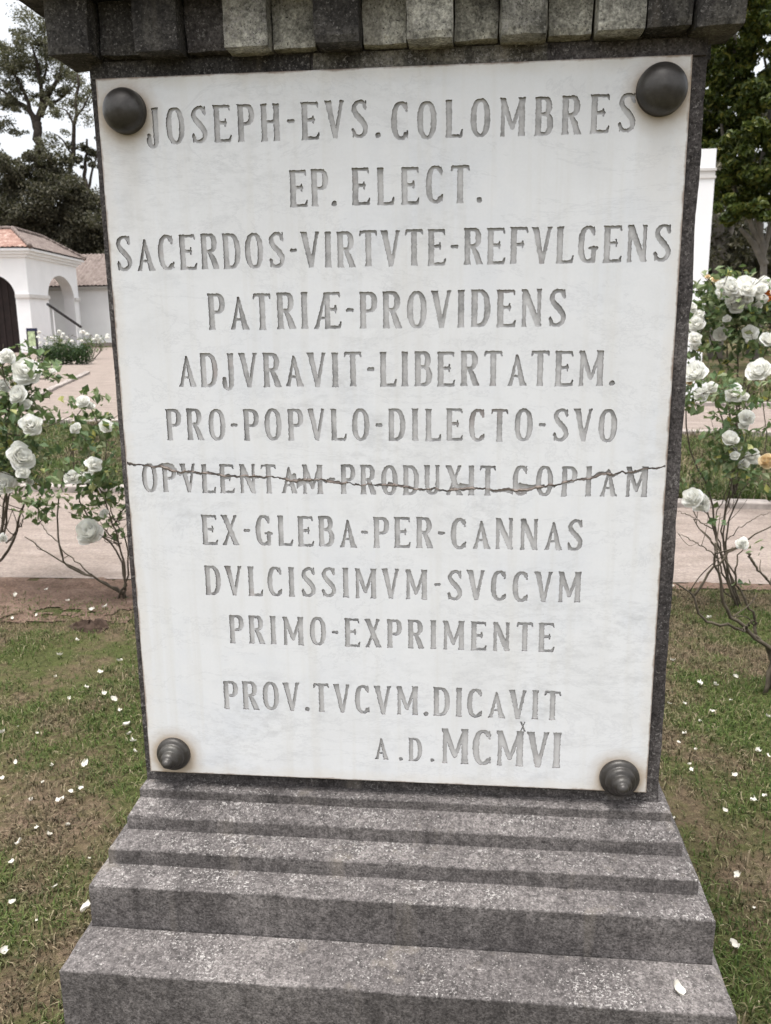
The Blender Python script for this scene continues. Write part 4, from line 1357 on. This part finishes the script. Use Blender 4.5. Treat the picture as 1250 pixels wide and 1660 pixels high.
main = empty('long_building', (-24, 51, 0), 'long low white building with weathered tile roof behind the porch', 'building')
mb = MB(); mb.box((-46, 51.0, 0), (-13, 57.6, 3.4)); mb.build('wall', WHITE, main)
mb = MB(); mb.box((-46.15, 50.82, 3.40), (-12.85, 57.8, 3.52)); mb.box((-46.3, 50.66, 3.521), (-12.7, 57.9, 3.62)); mb.build('eave_cornice', WHITE_GREY, main)
mb = MB(); mb.box((-46.05, 50.92, 0), (-12.95, 50.999, .22)); mb.build('plinth', plain('grey_plinth', (.33, .28, .26), .9, .2, .1, 3), main)
mb = MB()
tile_slope(mb, (-46.4, 50.5, 3.63), (-12.6, 50.5, 3.63), (-14.5, 54.3, 5.75), (-44.5, 54.3, 5.75), .26, .07)
tile_slope(mb, (-12.6, 58.1, 3.63), (-46.4, 58.1, 3.63), (-44.5, 54.3, 5.75), (-14.5, 54.3, 5.75), .26, .07)
tile_slope(mb, (-12.6, 50.5, 3.63), (-12.6, 58.1, 3.63), (-14.5, 54.3, 5.75), (-14.5, 54.3, 5.75), .26, .07)
mb.build('roof', TILE_GREY, main, smooth=True)

# slanting dark iron bar at the porch
b0 = at(77, 493, 40.2); b1 = at(131, 530, 43.5)
mb = MB(); mb.tube([b0, b1], .07, 8)
o = empty('iron_bar', (b1[0], b1[1], 0), 'dark iron bar slanting across the side arch of the porch', 'bar')
mb.build('bar', IRON, o)
for s in (.15, .85):
    p = b0 + (b1 - b0) * s
    mb = MB(); mb.tube([(p[0], p[1], 0), (p[0], p[1], p[2] - .07)], .025, 6); mb.build('bar_post', WHITE, o)

# information sign
s0 = on_ground(52, 577)
s0 = at(52, 560, 36.0)
sg = empty('information_sign', (s0[0], s0[1], 0), 'small information sign with navy header in front of the porch door', 'sign')
zt_ = at(52, 532, 36.0)[2]; zb_ = at(52, 566, 36.0)[2]
wl, wr = at(43.5, 540, 36.0)[0], at(60.5, 540, 36.0)[0]
mb = MB(); mb.box((wl, 35.97, zt_ - .13), (wr, 36.03, zt_)); mb.build('header', NAVY, sg)
mb = MB(); mb.box((wl + .05, 35.98, zt_ - .80), (wr - .10, 36.02, zt_ - .133)); mb.build('panel', plain('green_picture', (.42, .50, .30), .7, .3, .5, 9), sg)
mb = MB(); mb.box((wr - .097, 35.96, 0), (wr - .02, 36.04, zt_ - .131)); mb.box((wl + .0, 35.96, 0), (wl + .047, 36.04, zt_ - .131)); mb.build('post', IRON, sg)

# white pillar right of the monument
pc = np.array([4.0, 14.5]); hwp = .16
pil = empty('white_pillar', (pc[0], pc[1], 0), 'tall slim white pillar behind the right side of the monument', 'pillar')
mb = MB(); mb.box((pc[0] - hwp, pc[1] - hwp, .4), (pc[0] + hwp, pc[1] + hwp, 3.78)); mb.build('shaft', WHITE, pil)
mb = MB()
for z, o1, h in ((3.78, .018, .04), (3.82, .004, .08), (3.90, .02, .045)):
    mb.box((pc[0] - hwp - o1, pc[1] - hwp - o1, z + .001), (pc[0] + hwp + o1, pc[1] + hwp + o1, z + h))
mb.build('necking', WHITE_GREY, pil)
mb = MB(); mb.box((pc[0] - hwp, pc[1] - hwp, 3.946), (pc[0] + hwp, pc[1] + hwp, 4.25)); mb.build('head_block', WHITE, pil)
mb = MB(); mb.box((pc[0] - .26, pc[1] - .26, 0), (pc[0] + .26, pc[1] + .26, .399)); mb.build('pedestal', WHITE, pil)


# ================================================================== TREES
def tree(label, base, limbs, clumps, bark, leafm, leaf, seed, group, name='tree', up=.3, asp=.5, cat='tree', dens=1.0, spread=1.0, rs=1.0):
    g = np.random.default_rng(seed)
    root = empty(name, (base[0], base[1], 0), label, cat, group)
    tm = MB()
    for pts, r0, r1 in limbs:
        s = spline(pts, 16); r0 *= rs; r1 *= rs
        s[1:-1] += g.normal(0, .012 * np.linalg.norm(s[-1] - s[0]) / 3, s[1:-1].shape)
        tm.tube(s, np.linspace(r0, r1, len(s)), 8)
    tm.build('trunk', bark, root, smooth=True)
    cm = MB()
    for c, r, n, sub in clumps:
        c = np.asarray(c); r = np.asarray(r) * rs
        cs, ds = clump_points(c, r, sub, g, .45)
        for q, dd in zip(cs, ds):
            k = max(6, int(n / sub * dens))
            rr_ = np.array([1, 1, .7]) * r.min() * g.uniform(.28, .5) * spread
            P, d2 = clump_points(q, rr_, k, g, .55)
            cm.add(*leaf_cards(P, leaf, g, up, (d2 * .5 + dd * .5), asp))
    cm.build('crown', leafm, root)
    return root


YT = 74.0
A_ = lambda px, py, dy=0: at(px, py, YT + dy)
b = at(63, 540, YT)
tree('tall thin-crowned tree with grey forked trunk, left behind the white building', (b[0], b[1]),
     [([(b[0], b[1], 0), A_(64, 400), A_(63, 270), A_(62, 215), A_(58, 195)], .42, .26),
      ([A_(62, 215), A_(48, 180), A_(28, 165), A_(8, 150), A_(-15, 135)], .24, .06), ([A_(60, 200), A_(68, 170), A_(66, 140), A_(60, 100), A_(50, 70)], .22, .06),
      ([A_(66, 190), A_(80, 150), A_(98, 120), A_(100, 85), A_(92, 55)], .2, .05), ([A_(50, 182), A_(40, 150), A_(20, 115), A_(5, 90)], .16, .04), ([A_(68, 170), A_(90, 165), A_(110, 150), A_(128, 130)], .13, .03),
      ([A_(66, 140), A_(75, 110), A_(72, 60), A_(70, 30)], .12, .03)],
     [(A_(62, 45), (1.5, 2, 1.4), 900, 12), (A_(75, 28), (.9, 1.5, .9), 420, 7), (A_(42, 62), (1.0, 1.5, .7), 300, 6), (A_(50, 88), (2.6, 2.2, 1.0), 1900, 20), (A_(20, 95), (1.7, 2, 1.1), 900, 12), (A_(85, 85), (1.4, 2, 1.3), 900, 12),
      (A_(10, 130), (1.2, 1.5, .7), 320, 8), (A_(-5, 165), (1.5, 1.5, 1.0), 400, 9), (A_(28, 150), (1.1, 1.2, .6), 220, 6), (A_(75, 125), (1.2, 1.5, .8), 420, 8), (A_(112, 118), (1.4, 1.6, .9), 420, 9),
      (A_(70, 162), (1.0, 1.2, .6), 420, 7), (A_(95, 150), (1.6, 1.5, .7), 700, 10), (A_(128, 145), (1.2, 1.5, .9), 420, 8), (A_(5, 190), (1.3, 1.4, .9), 360, 8), (A_(38, 215), (.5, .6, .4), 60, 3), (A_(-30, 110), (2.0, 2, 1.6), 700, 10), (A_(8, 75), (1.2, 1.5, .9), 500, 8), (A_(25, 118), (1.3, 1.5, .8), 600, 9), (A_(12, 160), (1.4, 1.5, .9), 600, 9), (A_(40, 110), (1.2, 1.5, .7), 500, 8), (A_(10, 205), (1.0, 1.5, .7), 300, 6), (A_(100, 100), (1.4, 1.6, 1.0), 600, 9), (A_(115, 170), (1.2, 1.5, .8), 400, 8), (A_(35, 175), (1.0, 1.2, .6), 260, 6), (A_(-45, 180), (2.0, 2, 1.4), 600, 9)],
     BARK_DARK, LEAF_THIN, .21, 101, 'tall trees behind the white building', dens=1.5, spread=1.6, rs=1.19)
YT = 68.0
b = at(112, 540, YT)
tree('slender tree with a thin dark leaning trunk beside the taller forked tree', (b[0], b[1]),
     [([(b[0], b[1], 0), A_(111, 400), A_(112, 300), A_(116, 250), A_(121, 205), A_(124, 160), A_(126, 120)], .22, .07), ([A_(121, 205), A_(108, 180), A_(92, 175)], .08, .03), ([A_(123, 190), A_(138, 170), A_(150, 140)], .08, .03), ([A_(116, 250), A_(100, 225), A_(85, 215)], .07, .02)],
     [(A_(90, 175), (1.1, 1.2, .6), 380, 7), (A_(72, 165), (.7, 1, .4), 200, 5), (A_(138, 150), (1.1, 1.2, .8), 420, 8), (A_(128, 110), (.9, 1, .7), 260, 6), (A_(98, 225), (.8, 1, .6), 200, 5), (A_(140, 195), (.8, 1, .6), 180, 5), (A_(82, 235), (.8, 1, .7), 300, 5)],
     BARK_DARK, LEAF_THIN, .18, 103, 'tall trees behind the white building', dens=1.5, spread=1.7, rs=1.22)
YT = 68.5
b = at(137, 540, YT)
tree('twin-stemmed tree with a small round tuft right beside the monument edge', (b[0], b[1]),
     [([(b[0], b[1], 0), A_(136, 400), A_(136, 330), A_(138, 285), A_(139, 255), A_(141, 225)], .22, .07), ([A_(137, 325), A_(145, 300), A_(150, 275), A_(158, 250)], .12, .05)],
     [(A_(136, 250), (1.0, 1.2, 1.0), 900, 9), (A_(150, 262), (.8, 1, .7), 420, 6), (A_(165, 230), (1.2, 1.2, 1.0), 500, 8), (A_(128, 265), (.5, .8, .5), 200, 4)],
     BARK_DARK, LEAF_DARK, .27, 105, 'tall trees behind the white building', rs=1.17)
YT = 60.0
dark = [('dark bushy tree at the far left edge above the orange roof', 15, [(8, 300, 2.2, 2.3), (30, 330, 2.3, 1.9), (5, 355, 2.4, 1.6), (45, 345, 1.8, 1.6), (-20, 330, 2.4, 2.6), (20, 280, 1.4, 1.3), (3, 262, 1.0, 1.0)]),
        ('dark dense tree rising behind the grey tiled side roof', 78, [(72, 300, 1.9, 2.6), (85, 350, 2.6, 2.2), (60, 345, 2.0, 2.0), (92, 290, 1.5, 1.8), (70, 268, 1.0, 1.2), (110, 345, 1.8, 2.2), (98, 320, 1.8, 2.0)]),
        ('dark low tree close to the left edge of the monument', 142, [(135, 365, 2.0, 2.0), (150, 350, 1.7, 1.8), (160, 385, 2.4, 2.0), (120, 385, 1.8, 1.6), (145, 400, 2.4, 1.4), (178, 360, 2.4, 2.6)])]
for k, (lab, px, cl) in enumerate(dark):
    YT = 62.0 + k * .7
    b = at(px, 540, YT)
    tree(lab, (b[0], b[1]),
         [([(b[0], b[1], 0), A_(px + 1, 420), A_(px, 340), A_(px - 3, 290)], .4, .1), ([A_(px, 400), A_(px + 14, 360), A_(px + 22, 320)], .2, .05), ([A_(px, 390), A_(px - 15, 355), A_(px - 24, 320)], .2, .05)],
         [(A_(x, y, random.uniform(-1, 1)), (rx, 2.0, rz), 1500, 14) for x, y, rx, rz in cl] + [(A_(px + dx, 425), (2.6, 2, 1.6), 900, 10) for dx in (-25, 0, 25)],
         BARK_DARK, LEAF_DARK, .25, 110 + k, 'dark trees behind the white building', up=.35, rs=1.1, dens=1.6, spread=1.2)

# big broad-leaved tree on the right
YT = 24.0
b = at(1236, 460, YT)
clm = []
g = np.random.default_rng(120)
for px, py, r in ((1165, 60, 1.0), (1200, 30, 1.0), (1240, 45, 1.0), (1178, 110, .9), (1215, 95, 1.0), (1250, 120, 1.0), (1165, 160, .85), (1205, 160, .95), (1245, 185, 1.0), (1175, 205, .9), (1215, 225, 1.0), (1255, 250, 1.0), (1172, 255, .85),
                  (1200, 280, .85), (1235, 300, .9), (1180, 305, .75), (1215, 335, .75), (1255, 335, .9), (1188, 340, .55), (1275, 70, 1.2), (1300, 160, 1.4), (1310, 260, 1.4), (1340, 90, 1.4), (1350, 200, 1.6), (1150, 215, .8), (1135, 120, 1.0), (1130, 60, 1.0), (1110, 170, .9), (1120, 250, .9), (1220, -20, 1.1), (1160, -10, 1.1), (1290, -10, 1.3)):
    clm.append((A_(px, py, g.uniform(-1.6, 1.2)), (r * .8, r * .9, r * .62), 1900, 14))
tree('large glossy broad-leaved tree filling the right edge behind the pillar', (b[0], b[1]),
     [([(b[0], b[1], 0), A_(1238, 430), A_(1232, 380), A_(1225, 300), A_(1215, 200)], .10, .06), ([A_(1236, 420), A_(1250, 360), A_(1280, 260)], .09, .04), ([A_(1232, 400), A_(1212, 350), A_(1185, 290), A_(1170, 200)], .08, .04), ([A_(1225, 300), A_(1245, 200), A_(1240, 80)], .07, .03), ([A_(1240, 430), A_(1222, 395), A_(1200, 370)], .12, .05), ([A_(1215, 200), A_(1195, 120), A_(1190, 50)], .1, .04)],
     clm, BARK_GREY, LEAF_BROAD, .17, 121, 'trees on the right', up=.5, asp=.55)
# dark wood behind it
for k, (lab, px, Y, cl) in enumerate((
        ('dark shaded tree behind the white pillar', 1165, 30.0, [(1165, 380, 1.6, 1.6), (1145, 330, 1.8, 2.0), (1180, 420, 1.5, 1.2), (1150, 430, 1.5, 1.2), (1160, 250, 2.0, 2.2), (1130, 400, 1.6, 1.8), (1150, 150, 2.2, 2.2), (1165, 70, 1.8, 1.8)]),
        ('dark shaded tree behind the big broad-leaved tree', 1228, 33.0, [(1215, 400, 1.8, 1.6), (1245, 390, 1.8, 1.8), (1230, 440, 2.0, 1.1), (1270, 400, 2.0, 2.0), (1205, 440, 1.5, 1.0), (1260, 440, 1.6, 1.0), (1220, 320, 2.2, 2.0), (1260, 250, 2.4, 2.4), (1210, 200, 2.2, 2.2)]),
        ('dark low tree standing at the far right behind the roses', 1290, 36.0, [(1290, 380, 2.4, 2.2), (1260, 455, 2.2, 1.2), (1310, 440, 2.4, 1.6), (1240, 470, 2.2, .9)]))):
    YT = Y
    b = at(px, 500, YT)
    tree(lab, (b[0], b[1]),
         [([(b[0], b[1], 0), A_(px + 2, 430), A_(px, 350), A_(px - 5, 260)], .28, .09), ([A_(px, 430), A_(px + 18, 380), A_(px + 30, 320)], .14, .05), ([A_(px, 420), A_(px - 16, 370), A_(px - 24, 330)], .14, .05)],
         [(A_(x, y, random.uniform(-1, 1)), (rx * .8, 1.4, rz * .7), 1100, 11) for x, y, rx, rz in cl],
         BARK_GREY, LEAF_DARK, .20, 130 + k, 'dark trees on the right', up=.35)
# low wood closing the view at the back
for k, (x, y, h) in enumerate(((-6, 70, 11), (1, 74, 13), (8, 66, 10), (14, 62, 9), (21, 58, 11))):
    g = np.random.default_rng(150 + k)
    labs = ('round dark tree far behind the monument, right of the long building', 'tallest round dark tree far behind the middle of the monument', 'round dark tree far behind the right half of the monument', 'low dark tree far behind the white pillar', 'dark tree far off beyond the tall rose bush')
    cl = [((x + g.normal(0, 1.6), y + g.normal(0, 1.4), h * q), (2.6, 2.4, 1.8), 800, 10) for q in (.3, .42, .55, .66, .78, .88)]
    tree(labs[k], (x, y), [([(x, y, 0), (x + .2, y, h * .4), (x - .1, y, h * .85)], .4, .08), ([(x, y, h * .4), (x + 1.5, y, h * .65)], .15, .05), ([(x, y, h * .35), (x - 1.6, y, h * .6)], .15, .05)], cl, BARK_DARK, LEAF_DARK, .38, 160 + k, 'trees far behind the monument', up=.35)

# far-off wood round the garden: one dark mass at this distance
g = np.random.default_rng(200)
fm = MB()
for k in range(120):
    x = -85 + 190 * k / 119 + g.normal(0, 1.0); y = 100 + .0018 * (x - 5) ** 2 + g.uniform(-6, 10)
    h = g.uniform(7, 12)
    for q in range(4):
        P, d = clump_points((x + g.normal(0, 1.5), y + g.normal(0, 1.5), h * (.2 + .22 * q)), (2.8, 2.4, h * .17), 130, g, .5)
        fm.add(*leaf_cards(P, .95, g, .35, d * .4, .6))
tag(fm.build('far_wood', LEAF_DARK), 'far-off dark wood closing the view behind the garden', 'wood', kind='stuff')
